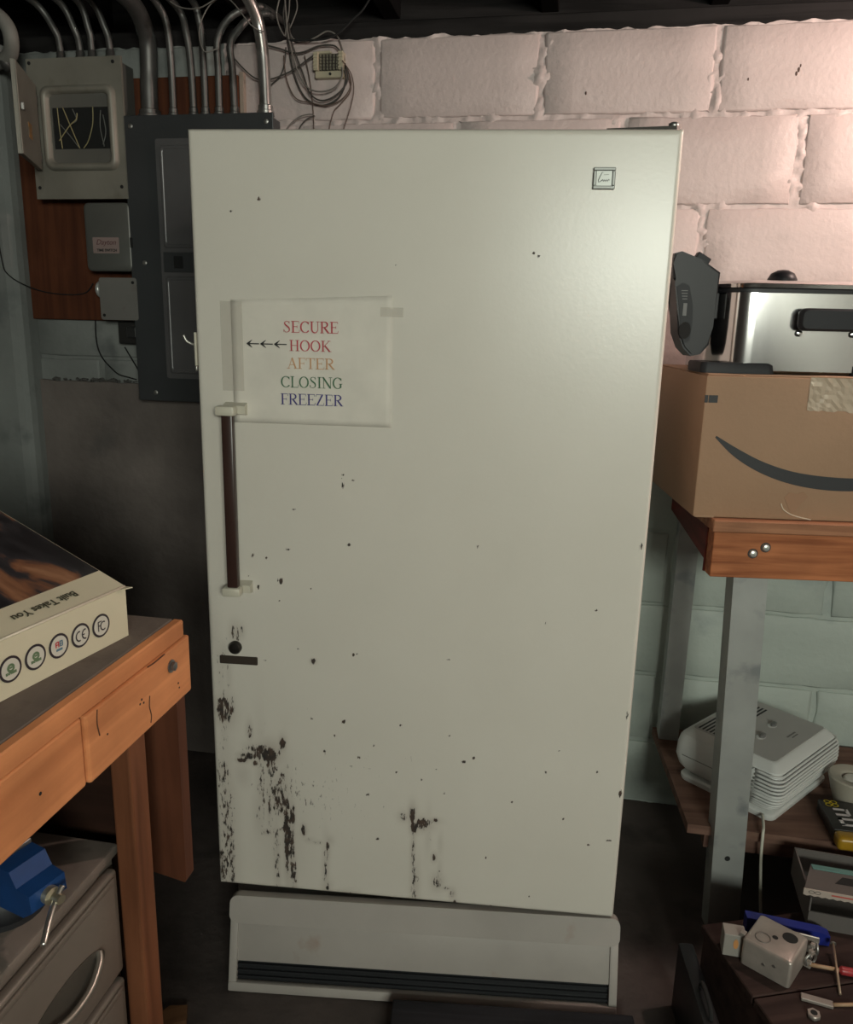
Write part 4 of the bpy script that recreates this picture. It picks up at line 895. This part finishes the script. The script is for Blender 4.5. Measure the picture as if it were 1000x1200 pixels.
# ================================================================ right workbench, steel posts and a lower shelf
m_fir = wood('fir_beam', (.47, .175, .075), (.26, .085, .035), 'X', 16, .5, .3)
m_fir2 = wood('fir_plank', (.40, .19, .105), (.25, .11, .06), 'X', 12, .6, .3)
m_redw = wood('red_stained_wood', (.16, .028, .020), (.09, .016, .012), 'Y', 12, .6, .2)
m_shelf = wood('shelf_board', (.20, .115, .085), (.12, .065, .05), 'X', 8, .7, .2)
m_post = pm('galvanised_post', (.37, .38, .365), .5, .35, var=.15, vs=8, c2=(.22, .235, .235), c2s=12, c2t=.58)
BR = R(3)
wbR = thing('workbench', 'wooden workbench with grey steel posts and a lower shelf at the right', 'workbench', Vector((.558, 1.47, 0)), -BR)
bm = B(); box(bm, 0, 1.0, 0, .038, .846, .9365, .002, 2); obj('front_beam', bm, m_fir, wbR)
bm = B(); box(bm, -.002, .004, .0385, .044, .846, .936); 
prism(bm, [(.0, .0385), (.046, .0385), (.085, .50), (.045, .50)], .868, .936); obj('end_rail', bm, m_redw, wbR)
for k, (a_, b_) in enumerate(((-.003, .145), (.148, .30), (.303, .47))):
    bm = B(); box(bm, -.004+.02*k, 1.0, a_, b_, .937, .9605, .002, 1); obj('top_plank', bm, m_fir2, wbR)
m_boltw = pm('bolt_zinc', (.66, .68, .64), .3, .7)
for x, z in ((.077, .8965), (.100, .9095)):
    bm = B(); lathe(bm, [(.0072, 0), (.0072, .003), (.006, .0055), (.003, .0065)], 14, Matrix.Translation((x, 0, z)) @ FRONT); bo = obj('bolt', bm, m_boltw, wbR, 40)
    bm = B(); lathe(bm, [(.0098, 0), (.0098, .0012)], 16, Matrix.Translation((x, 0, z)) @ FRONT); obj('washer', bm, pm('washer_dark', (.06, .05, .045), .5, .5), bo)
# front post: a channel, leaning a little
bm = B(); rings = []
for z, x in ((0.0, .128), (.845, .094)):
    c = [(-.034, .040), (.034, .040), (.034, .085), (.029, .085), (.029, .046), (-.029, .046), (-.029, .085), (-.034, .085)]
    rings.append([Vector((x+a_, b_, z)) for a_, b_ in c])
loft(bm, rings, smooth=False); pf = obj('post', bm, m_post, wbR)
bm = B(); lathe(bm, [(.006, 0), (.006, .0008)], 14, Matrix.Translation((.118, .0398, .19)) @ FRONT); obj('bolt_hole', bm, m_blk, pf)
bm = B(); box(bm, .085, .14, .086, .10, .20, .2275); obj('shelf_cleat', bm, m_shelf, wbR)
# rear post (placed against the wall)
def to_local(p, loc, rz): return Matrix.Rotation(-rz, 4, 'Z') @ (Vector(p)-Vector(loc))
def quadprism(bm, P4, z0, z1, loc, rz):
    pts_ = [to_local(p, loc, rz) for p in P4]; prism(bm, [(p.x, p.y) for p in pts_], z0, z1)
LB = Vector((.558, 1.47, 0))
bm = B(); quadprism(bm, [room(.295, 1.99, 0), room(.345, 1.99, 0), room(.345, 2.04, 0), room(.295, 2.04, 0)], .2502, .866, LB, -BR); obj('post', bm, m_post, wbR)
# lower shelf boards, square to the wall
for (v0, v1) in ((1.618, 1.838), (1.841, 2.055)):
    bm = B(); se = lambda v: .320-.08*(v-1.618)
    quadprism(bm, [room(se(v0), v0, 0), room(1.35, v0, 0), room(1.35, v1, 0), room(se(v1), v1, 0)], .228, .25, LB, -BR); obj('shelf_board', bm, m_shelf, wbR)
bm = B(); quadprism(bm, [room(.36, 1.63, 0), room(1.3, 1.63, 0), room(1.3, 1.67, 0), room(.36, 1.67, 0)], .19, .2275, LB, -BR); obj('shelf_bearer', bm, m_shelf, wbR)

# ---------------------------------------------------------------- shipping carton with a smile mark
m_card = pm('cardboard', (.33, .20, .12), .7, var=.07, vs=6, bump=.15, bs=120)
bxL = Vector((.520, 1.492, .9610)); bxR = R(3)
sc = thing('shipping_carton', 'brown shipping carton with a curved black smile printed on it, on the right workbench', 'carton', bxL, -bxR)
BW, BD, BH = .56, .41, .2725
bm = B(); box(bm, 0, BW, 0, BD, 0, BH, .004, 2); obj('carton_body', bm, m_card, sc, 40)
for (y0, y1) in ((.006, BD/2-.002), (BD/2+.002, BD-.006)):
    bm = B(); box(bm, .004, BW-.004, y0, y1, BH+.0001, BH+.003, .001, 1); obj('top_flap', bm, m_card, sc)
bm = B(); n = 40; up_, lo_ = [], []
# the smile: a tapering swoosh (x along the front, z up)
ctr = [(.028, .158), (.07, .128), (.12, .102), (.18, .083), (.25, .074), (.32, .075), (.38, .086), (.44, .11)]
wid = [.004, .016, .021, .024, .026, .024, .020, .012]
cc = catmull([(a_, b_, w_) for (a_, b_), w_ in zip(ctr, wid)], 8)
strokes(bm, [[(p.x, p.y, p.z) for p in cc]], Matrix.Translation((0, -.0006, 0)) @ FRONT, .0)
obj('smile_print', bm, pm('print_black', (.018, .019, .022), .6), sc, label='curved black smile mark')
bm = B(); box(bm, -.0, .006, -.0007, .0, .222, .236); box(bm, .0075, .024, -.0007, 0, .222, .236); obj('small_bar_print', bm, pm('print_black', (.018, .019, .022), .6), sc)
bm = B(); g = []
for j in range(9):
    g.append([bm.verts.new((.190+.085*i/12, -.0008-.0014*rnd.random(), BH+.001-.062*j/8+.004*(rnd.random()-.5 if j == 8 else 0))) for i in range(13)])
for a_, b_ in zip(g, g[1:]):
    for i in range(12): bm.faces.new((a_[i], a_[i+1], b_[i+1], b_[i]))
obj('packing_tape', bm, pm('tape_shiny', (.50, .40, .30), .10, .15, var=.1, coat=1.0), sc, label='shiny strip of crinkled packing tape')
bm = B(); prism(bm, [(.170, .044), (.178, .055), (.192, .052), (.205, .057), (.214, .048), (.188, .012), (.182, .020)], .0002, .0008, FRONT); obj('torn_patch', bm, pm('card_torn', (.33, .19, .115), .85), sc, label='torn patch of bare cardboard')
bm = B(); tube(bm, catmull([(.165, -.001, .032), (.172, -.001, .020), (.19, -.0012, .010), (.225, -.001, .002)], 5), .0012, 5); obj('torn_edge', bm, pm('card_pale', (.62, .52, .40), .7), sc)
bm = B(); box(bm, .004, .040, -.0012, .0, .0, .0035); obj('bottom_flap_edge', bm, m_card, sc)

# ---------------------------------------------------------------- electric fryer on the carton
fl = thing('electric_fryer', 'stainless steel electric fryer with a black control head on top of the carton', 'fryer', Vector((.545, 1.535, 1.2368)), -BR)
m_ss = pm('stainless', (.62, .61, .60), .13, 1.0, var=.05, vs=3)
m_bk = pm('black_plastic', (.012, .012, .014), .42, var=.12, spec=.25)
m_bk2 = pm('black_plastic_matt', (.020, .021, .024), .5, var=.12, spec=.2)
FWD, FDP = .36, .27
def frr(x0, x1, y0, y1, r, z): return [Vector((a_, b_, z)) for a_, b_ in rrect(x0, x1, y0, y1, r, 10)]
bm = B(); loft(bm, [frr(.006, FWD-.006, .006, FDP-.006, .066, .002), frr(.001, FWD-.001, .001, FDP-.001, .070, .006), frr(0, FWD, 0, FDP, .07, .15)]); obj('tank', bm, m_ss, fl, 40)
bm = B(); loft(bm, [frr(-.004, FWD+.004, -.004, FDP+.004, .073, .1502), frr(-.004, FWD+.004, -.004, FDP+.004, .073, .157), frr(.0, FWD, .0, FDP, .07, .159)]); obj('black_rim', bm, m_bk, fl, 40)
bm = B(); loft(bm, [frr(-.003, FWD+.003, -.003, FDP+.003, .072, .1592), frr(-.004, FWD+.004, -.004, FDP+.004, .073, .166), frr(.006, FWD-.006, .006, FDP-.006, .065, .172), frr(.05, FWD-.05, .05, FDP-.05, .04, .176)]); ld = obj('lid', bm, m_ss, fl, 40)
bm = B(); lathe(bm, [(.028, .1765), (.028, .182), (.022, .193), (.010, .199), (.002, .200)], 24, Matrix.Translation((.150, .11, 0))); obj('lid_knob', bm, m_bk, ld, 40)
bm = B(); loft(bm, [frr(-.024, .116, -.008, .10, .012, 0), frr(-.024, .112, -.008, .10, .012, .016), frr(-.022, .105, -.006, .098, .012, .020)]); obj('foot', bm, m_bk2, fl, 40)
bm = B(); loft(bm, [frr(FWD-.10, FWD+.01, -.008, .10, .012, 0), frr(FWD-.10, FWD+.01, -.008, .10, .012, .018)]); obj('foot', bm, m_bk2, fl, 40)
bm = B(); loft(bm, [[Vector((a_, y, b_)) for a_, b_ in rrect(.142+i_, .262-i_, .082+i_, .123-i_, .012-i_*.5, 5)] for i_, y in ((.006, -.001), (0, -.012), (0, -.024), (.004, -.030))]); obj('side_handle', bm, m_bk2, fl, 40)
bm = B()
for x in (.152, .252): lathe(bm, [(.006, 0), (.006, .004), (.003, .005)], 10, Matrix.Translation((x, -.0002, .077)) @ FRONT)
obj('handle_rivets', bm, m_ss, fl, 40)
# control head hooked over the left end
poly = [(-.092, .218), (-.093, .20), (-.090, .172), (-.083, .165), (-.078, .115), (-.072, .072), (-.060, .045), (-.044, .030), (-.026, .034), (-.012, .052), (-.008, .085), (-.004, .185), (-.040, .208), (-.078, .222)]
bm = B(); prism(bm, poly, .010, .075, Matrix.Translation((0, .075, 0)) @ FRONT)
bmesh.ops.bevel(bm, geom=[e for e in bm.edges if abs(e.verts[0].co.y-e.verts[1].co.y) < 1e-5], offset=.004, segments=2, affect='EDGES')
ch = obj('control_head', bm, m_bk, fl, 50)
bm = B(); prism(bm, [(-.083, .158), (-.072, .165), (-.060, .160), (-.050, .125), (-.048, .09), (-.050, .06), (-.060, .052), (-.068, .075), (-.075, .118)], .0752, .0765, Matrix.Translation((0, .075, 0)) @ FRONT); obj('face_plate', bm, m_bk2, ch)
bm = B(); prism(bm, [(.011*math.cos(t_)-.061, .016*math.sin(t_)+.078) for t_ in [2*math.pi*i/20 for i in range(20)]], .0766, .0772, Matrix.Translation((0, .075, 0)) @ FRONT); obj('dial_recess', bm, m_blk, ch)
bm = B()
for k in range(4): box(bm, -.074+.001*k, -.062, -.0020, -.0016, .150-.005*k, .1515-.005*k)
box(bm, -.068, -.061, -.0020, -.0016, .105, .128)
obj('face_print', bm, pm('print_grey', (.10, .10, .10), .5), ch)
bm = B(); box(bm, -.014, .014, -.011, .011, 0, .016, .002, 2, M=Matrix.Translation((-.035, .04, .204)) @ Matrix.Rotation(R(30), 4, 'Y')); obj('knob', bm, m_bk2, ch)
bm = B(); box(bm, -.006, .004, .02, .06, .10, .150, .002, 1); obj('bracket', bm, m_bk, ch)

# ---------------------------------------------------------------- air purifier on the lower shelf
m_pw = pm('purifier_white', (.60, .61, .59), .38, var=.05, vs=6)
m_pg = pm('purifier_grey', (.40, .39, .375), .5, var=.06)
ap = thing('air_purifier', 'white ribbed tabletop air purifier on the lower shelf behind the steel post', 'air purifier', Vector((.785, 1.545, .2502)), R(40.6))
PX0, PX1, PY0, PY1 = -.012, .303, -.012, .252
bm = B(); loft(bm, [frr(.002, .278, .002, .236, .02, 0), frr(0, .280, 0, .238, .02, .005), frr(0, .280, 0, .238, .02, .012), frr(.004, .276, .004, .234, .02, .016)]); obj('base_tray', bm, m_pw, ap, 40)
prof = [(.0165, .034, .02), (.026, .018, .024), (.042, .006, .026), (.065, 0, .026), (.095, .001, .026), (.112, .005, .024), (.120, .010, .022)]
bm = B(); loft(bm, [frr(PX0+i_, PX1-i_, PY0+i_, PY1-i_, r_, z) for z, i_, r_ in prof]); obj('housing', bm, m_pw, ap, 40)
bm = B(); loft(bm, [frr(PX0+i_, PX1-i_, PY0+i_, PY1-i_, r_, z) for z, i_, r_ in ((.1202, .010, .022), (.134, .026, .012), (.1355, .030, .010))]); tp = obj('top_bevel', bm, m_pw, ap, 40)
bm = B(); loft(bm, [frr(PX0+i_, PX1-i_, PY0+i_, PY1-i_, .010, z) for z, i_ in ((.1356, .0305), (.1366, .031))]); td = obj('top_deck', bm, m_pg, ap, label='grey top deck')
def inset(z):
    for (za, ia, _), (zb, ib, _) in zip(prof, prof[1:]):
        if za <= z <= zb: return ia+(ib-ia)*(z-za)/(zb-za)
    return .02
bm = B(); rows_ = []
for z in [.024, .035, .045, .06, .08, .095, .108, .117]:       # grey recess behind the louvers
    i_ = inset(z)-.0005; x0, x1, y0 = PX0+i_, PX1-i_, PY0+i_; r_ = .025
    rows_.append([bm.verts.new(p) for p in [Vector((x0, y0+.056, z))]+[Vector((x0+r_+r_*math.cos(R(180+15*q_)), y0+r_+r_*math.sin(R(180+15*q_)), z)) for q_ in range(7)]+[Vector((x1-r_+r_*math.cos(R(270+15*q_)), y0+r_+r_*math.sin(R(270+15*q_)), z)) for q_ in range(7)]])
for a_, b_ in zip(rows_, rows_[1:]):
    for q_ in range(len(a_)-1): bm.faces.new((a_[q_], a_[q_+1], b_[q_+1], b_[q_])).smooth = True
obj('louver_recess', bm, pm('recess_grey', (.13, .13, .125), .6), ap)
for k in range(11):     # louvers across the front, turning the near corner
    z = .027+.0087*k; i_ = inset(z)-.0014; x0, x1, y0 = PX0+i_, PX1-i_, PY0+i_; r_ = .025
    P = [Vector((x0, y0+.068-.003*abs(k-5), z)), Vector((x0, y0+.045, z))]+[Vector((x0+r_+r_*math.cos(R(180+90*q_/6)), y0+r_+r_*math.sin(R(180+90*q_/6)), z)) for q_ in range(7)]
    P += [Vector((x1-r_+r_*math.cos(R(270+90*q_/6)), y0+r_+r_*math.sin(R(270+90*q_/6)), z)) for q_ in range(7)]
    bm = B(); tube(bm, P, .0030, 6); obj('louver', bm, m_pw, ap)
bm = B(); i_ = inset(.072)-.0006; tube(bm, [(PX0+i_, .085, .072), (PX0+i_, .225, .072)], .0009, 5); obj('seam', bm, pm('seam_grey', (.22, .22, .21), .6), ap)
bm = B(); P = []
for k in range(13):
    t_ = k/12; z = .022+.095*t_; P.append((PX0-.0005+inset(z)-.0012, .066+.012-.026*(2*t_-1)**2, z))
tube(bm, P, .0014, 6); obj('louver_border', bm, pm('seam_grey', (.22, .22, .21), .6), ap)
m_sl = pm('slot_dark', (.02, .02, .022), .7)
for k in range(7):
    bm = B(); box(bm, .025, .245, .150+.0095*k, .1545+.0095*k, .1367, .1371); obj('vent_slot', bm, m_sl, td)
for (x, y) in ((.103, .094), (.178, .104)):
    bm = B(); lathe(bm, [(.0125, .1367), (.0125, .1373)], 18, Matrix.Translation((x, y, 0)) @ Matrix.Diagonal((1.2, .8, 1, 1))); kn = obj('button_well', bm, pm('well_white', (.62, .62, .6), .4), td)
    bm = B(); lathe(bm, [(.009, .1373), (.009, .143), (.006, .145)], 16, Matrix.Translation((x+.003, y-.002, 0)) @ Matrix.Diagonal((1.2, .7, 1, 1))); obj('button', bm, pm('button_grey', (.17, .17, .165), .3, .3), kn, 40)
bm = B()
for k, (a_, b_) in enumerate(((.150, .190), (.158, .185))): box(bm, a_, b_, .052-.008*k, .056-.008*k-.001*k, .1367, .1370)
obj('maker_print', bm, pm('print_dim', (.16, .155, .15), .6), td)
t = thing('power_cord', 'thin white power cord dropping from the lower shelf to the floor', 'cord', Vector((.748, 1.497, .01)), 0)
bm = B(); tube(bm, catmull([(.02, .06, .255), (.006, .02, .252), (-.001, .004, .246), (-.001, 0, .20), (.004, -.002, .14), (.016, .0, .05), (.03, .01, .004), (.06, .03, -.004)], 6), .0032, 8); obj('cord_run', bm, pm('cord_cream', (.55, .54, .46), .5), t)

# ---------------------------------------------------------------- beaker-like holder and a yellow pack
hd = thing('white_holder', 'round cream plastic holder with an open top at the right end of the shelf', 'holder', Vector((1.000, 1.625, .2502)), 0)
bm = B(); lathe(bm, [(.030, 0), (.034, .004), (.044, .035), (.052, .066), (.054, .072), (.051, .075), (.030, .073), (.026, .070), (.024, .020), (.002, .018)], 32); obj('holder_body', bm, pm('holder_cream', (.38, .35, .29), .5), hd, 40)
bm = B(); lathe(bm, [(.022, .0202), (.022, .066), (.018, .070), (.002, .071)], 24); obj('insert', bm, pm('holder_light', (.62, .60, .54), .5), hd, 40)
yp = thing('battery_pack', 'yellow and black pack with large white letters at the shelf edge', 'package', Vector((.886, 1.455, .2505)), R(-9.4))
bm = B(); box(bm, 0, .11, 0, .035, 0, .030, .008, 3); obj('yellow_end', bm, pm('pack_yellow', (.34, .19, .015), .35), yp, 40)
bm = B(); box(bm, .001, .109, .0352, .15, .001, .029, .004, 2); obj('black_sleeve', bm, pm('pack_black', (.03, .028, .026), .4), yp, 40)
bm = B()
for cx, cy in ((.018, .140), (.032, .140), (.018, .128), (.032, .128)):
    strokes(bm, [arc(cx, cy, .0062, .0055, 0, 360, .0022, n=14)], Matrix.Translation((0, 0, .0294)))
obj('yellow_loops', bm, pm('loop_yellow', (.62, .48, .03), .5), yp, label='four yellow looped rings')
bm = B()
strokes(bm, [[(.022, .112, .008), (.050, .112, .008)], [(.050, .116, .008), (.050, .092, .008)], [(.022, .092, .008), (.050, .092, .008)], [(.022, .076, .008), (.055, .076, .008)], [(.026, .080, .008), (.026, .052, .008)], [(.022, .054, .008), (.055, .054, .008)]], Matrix.Translation((0, 0, .0294)))
strokes(bm, [[(.068, .112, .008), (.095, .112, .008)], [(.068, .08, .008), (.095, .08, .008)], [(.082, .115, .008), (.082, .078, .008)]], Matrix.Translation((0, 0, .0294)))
obj('white_lettering', bm, pm('letter_white', (.62, .58, .58), .5), yp, label='large white block letters')

# ================================================================ low crate of odds and ends at the lower right
CRL = Vector((.549, 1.294, 0)); CRA = R(11)
m_crate = wood('crate_brown', (.055, .033, .028), (.03, .018, .016), 'X', 8, .75, .2)  # crate and the cartons on it coloured darker to stand in for shade
cr_ = thing('low_crate', 'low dark brown crate carrying metal odds and ends at the lower right', 'crate', CRL, CRA)
bm = B(); box(bm, .004, .62, -.52, -.004, 0.001, .182, .003, 1); obj('crate_body', bm, m_crate, cr_)
for k in range(3):
    bm = B(); box(bm, 0, .625, -.174*(k+1)+.003, -.174*k, .1825, .200, .002, 1); obj('lid_board', bm, m_crate, cr_)
bc = thing('black_case', 'slim black case standing on the floor along the brown crate', 'case', Vector((.512, 1.305, 0)), R(-4))
bm = B(); box(bm, 0, .030, -.46, 0, 0, .150, .006, 2); obj('case_shell', bm, pm('case_black', (.010, .010, .012), .45), bc, 40)
bm = B(); tube(bm, catmull([(.015, -.18, .150), (.015, -.17, .165), (.015, -.12, .168), (.015, -.11, .150)], 5), .004, 8); obj('case_handle', bm, m_blk, bc)
ZT = .2005
def C3(x, y): return Vector((x, y, ZT))
# galvanised outlet box lying bottom up
m_gal = pm('galvanised', (.45, .40, .36), .36, .55, var=.15, vs=30)
ob = thing('steel_outlet_box', 'galvanised steel outlet box with round knockouts on the brown crate', 'outlet box', C3(.650, 1.142), R(47))
s_ = .086
bm = B(); rg = lambda i_, z: frr(i_, s_-i_, i_, s_-i_, .006, z)
loft(bm, [rg(.001, .0), rg(.0, .001), rg(0, .048), rg(.0015, .0515), rg(.004, .053)], caps=True); obj('box_shell', bm, m_gal, ob, 40)
bm = B(); lathe(bm, [(.0135, .0532), (.0135, .0540), (.0118, .0540), (.0118, .0532)], 24, Matrix.Translation((.026, .060, 0)), caps=False); obj('knockout_ring', bm, pm('gal_dark', (.20, .185, .17), .4, .7), ob)
bm = B(); lathe(bm, [(.0130, .0531), (.0130, .0536)], 24, Matrix.Translation((.060, .024, 0))); obj('open_knockout', bm, m_blk, ob, label='open round knockout hole')
bm = B(); lathe(bm, [(.0050, .0531), (.0050, .0535)], 12, Matrix.Translation((.042, .044, 0))); obj('screw_hole', bm, m_blk, ob)
for x, z in ((.028, .030), (.046, .022)):
    bm = B(); lathe(bm, [(.003, 0), (.003, .0008)], 10, Matrix.Translation((-.0001, x, z)) @ Matrix.Rotation(R(-90), 4, 'Y')); obj('dimple', bm, m_steel, ob)
bm = B(); box(bm, s_-.012, s_-.002, -.012, .0, .0, .012, .001, 1); obj('screw_ear', bm, m_gal, ob)
bm = B(); box(bm, .010, .022, s_, s_+.010, .0405, .0525, .001, 1); obj('screw_ear', bm, m_gal, ob)
# conduit clamps and a bracket heaped behind it
for k, (x, y, rz) in enumerate(((.712, 1.196, 20), (.722, 1.212, 50), (.735, 1.225, 80))):
    t = thing('conduit_clamp', '%s of three ringed steel clamps heaped behind the outlet box' % ('nearest', 'middle', 'farthest')[k], 'clamp', C3(x, y), R(rz), 'steel clamps on the crate')
    bm = B(); tube(bm, [(.012*math.cos(2*math.pi*i/16), 0, .0145+.012*math.sin(2*math.pi*i/16)) for i in range(16)], .0026, 6, closed=True); obj('ring', bm, m_steel, t)
    bm = B(); box(bm, -.004, .004, -.004, .004, .026, .034, .001, 1); obj('ear', bm, m_gal, t)
t = thing('flat_bracket', 'flat zinc bracket with holes leaning behind the outlet box', 'bracket', C3(.705, 1.235), R(-20))
Mb2 = Matrix.Rotation(R(8), 4, 'X')
bm = B(); box(bm, -.035, .035, 0, .003, 0, .040, .001, 1, M=Mb2); obj('bracket_plate', bm, m_gal, t)
for x in (-.02, .005, .024):
    bm = B(); lathe(bm, [(.0035, 0), (.0035, .0006)], 12, Mb2 @ Matrix.Translation((x, 0, .026)) @ FRONT); obj('hole', bm, m_blk, t)
# little white carton
t = thing('small_carton', 'small white carton with an orange window beside the outlet box', 'carton', C3(.562, 1.218), R(-12))
bm = B(); box(bm, 0, .038, 0, .030, 0, .045, .001, 1); obj('carton_body', bm, pm('carton_white', (.30, .28, .25), .6), t)
bm = B(); prism(bm, [(.021+.0045*math.cos(R(a_))-.000*a_, .027+.010*math.sin(R(a_))) for a_ in range(0, 360, 24)], .0001, .0006, FRONT); obj('orange_window', bm, pm('orange_print', (.60, .28, .10), .5), t)
# blue plastic level
t = thing('blue_bar', 'long blue plastic bar lying behind the outlet box', 'bar', C3(.625, 1.278), R(-9))
bm = B(); prism(bm, [(0, 0), (.150, 0), (.150, .020), (.135, .026), (.006, .038), (0, .038)], -.010, .010, FRONT); obj('bar_body', bm, pm('blue_plastic', (.012, .022, .20), .4), t)
bm = B(); box(bm, .02, .13, -.0115, -.0101, .008, .014); obj('bar_groove', bm, pm('blue_dark', (.006, .01, .08), .5), t)
# open parts carton with a white lip and a teal strip
t = thing('parts_carton', 'grey open parts carton with a torn white lip at the right edge', 'carton', C3(.752, 1.293), R(-14))
m_pc = pm('parts_card', (.11, .097, .09), .7)
bm = B(); box(bm, 0, .24, 0, .003, 0, .035); box(bm, 0, .003, .003, .16, 0, .062); box(bm, .237, .24, .003, .16, 0, .062); box(bm, .003, .237, .157, .16, 0, .062); box(bm, .003, .237, .003, .157, .0, .003); obj('tray', bm, m_pc, t)
bm = B(); prism(bm, [(-.012, .0), (.25, .0), (.25, .10), (.02, .10)], 0, .003, Matrix.Translation((0, .005, .0785)) @ Matrix.Rotation(R(-9), 4, 'X')); fp = obj('lid_flap', bm, m_pc, t)
bm = B(); pts = [(-.014, .0)]
for k in range(41): pts.append((-.014+.264*k/40, -.0125-.0022*(k % 2)))
pts += [(.25, .0)]
prism(bm, pts, 0, .002, Matrix.Translation((0, .004, .0815)) @ FRONT); lp = obj('white_lip', bm, pm('lip_white', (.42, .35, .30), .6), t, label='torn white lip')
bm = B(); box(bm, .035, .115, .0015, .0019, .0745, .0775); obj('red_print', bm, pm('print_red', (.45, .09, .07), .6), lp)
bm = B(); strokes(bm, [arc(cx, -.0055, .005, .003, 0, 360, .001, n=12) for cx in (.0, .011)], Matrix.Translation((0, .0019, .0815)) @ FRONT); obj('loop_print', bm, pm('print_black', (.018, .019, .022), .6), lp)
bm = B(); box(bm, .02, .25, .080, .098, .0035, .005, M=Matrix.Translation((0, .005, .0785)) @ Matrix.Rotation(R(-9), 4, 'X')); obj('teal_strip', bm, pm('teal', (.10, .22, .20), .5), fp, label='teal printed strip')
bm = B(); prism(bm, [(.05, .035), (.20, .035), (.20, .065), (.07, .065)], .0031, .0036, Matrix.Translation((0, .005, .0785)) @ Matrix.Rotation(R(-9), 4, 'X')); obj('dark_print', bm, m_blk, fp)
# loose bits
def bit(name, label, cat, x, y, rz): return thing(name, label, cat, C3(x, y), R(rz))
t = bit('screwdriver', 'screwdriver with a tan shaft and red end on the crate', 'screwdriver', .708, 1.192, -13)
bm = B(); lathe(bm, [(.0035, 0), (.0035, .05)], 8, Matrix.Translation((0, 0, .0075)) @ Matrix.Rotation(R(90), 4, 'Y')); obj('shaft', bm, pm('shaft_tan', (.42, .27, .16), .5), t)
bm = B(); lathe(bm, [(.004, .05), (.0075, .054), (.0075, .078), (.005, .082)], 12, Matrix.Translation((0, 0, .0075)) @ Matrix.Rotation(R(90), 4, 'Y')); obj('handle', bm, pm('handle_red', (.35, .03, .035), .4), t, 40)
t = bit('long_nail', 'long thin nail propped across the screwdriver on the crate', 'nail', .735, 1.132, 71)
bm = B(); tube(bm, [(0, 0, .003), (.10, 0, .021)], .0022, 8); obj('nail_shank', bm, pm('nail_tan', (.45, .33, .24), .4, .5), t)
bm = B(); lathe(bm, [(.005, 0), (.005, .0015)], 12, Matrix.Translation((.10, 0, .021)) @ Matrix.Rotation(R(80), 4, 'Y')); obj('nail_head', bm, m_steel, t)
t = bit('metal_strip', 'short flat steel strip on the near part of the crate', 'strip', .664, 1.126, -20)
bm = B(); box(bm, 0, .05, -.007, .007, 0, .006, .001, 1); obj('strip_plate', bm, m_gal, t)
bm = B(); tube(bm, [(.05, 0, .004), (.085, .012, .006)], .003, 8); obj('strip_tang', bm, pm('shaft_tan', (.42, .27, .16), .5), t)
t = bit('hex_nut', 'steel hex nut lying in front of the flat strip', 'nut', .668, 1.088, 15)
bm = B(); lathe(bm, [(.0105, 0), (.0105, .008)], 6); obj('nut_body', bm, m_gal, t)
bm = B(); lathe(bm, [(.0055, .0081), (.0055, .0086)], 14); obj('nut_hole', bm, m_blk, t)
t = thing('parts_bin', 'dark grey plastic bin in the shade under the lower shelf', 'bin', Vector((.99, 1.66, 0)), R(-8))
bm = B(); loft(bm, [frr(.01, .34, .01, .22, .02, .001), frr(0, .35, 0, .23, .02, .15), frr(-.004, .354, -.004, .234, .02, .152), frr(-.004, .354, -.004, .234, .02, .158)]); obj('bin_shell', bm, pm('bin_grey', (.10, .105, .11), .5), t, 40)

# ---------------------------------------------------------------- on the floor in front
t = thing('dark_plank', 'dark plank lying on the floor in front of the kick panel', 'plank', Vector((-.043, 1.262, 0)), R(-3))
bm = B(); box(bm, 0, .46, -.11, 0, 0, .042, .003, 2); obj('plank_board', bm, wood('plank_black', (.022, .022, .026), (.012, .012, .014), 'X', 10, .6), t)
t = thing('wood_scrap', 'small brown wood scrap on the floor beside the bench leg', 'wood scrap', Vector((-.478, 1.215, 0)), R(25))
bm = B(); prism(bm, [(0, 0), (.045, -.004), (.052, .03), (.02, .042), (-.004, .03)], 0, .014); obj('scrap_block', bm, wood('scrap_brown', (.20, .10, .05), (.12, .06, .03), 'X', 12), t)
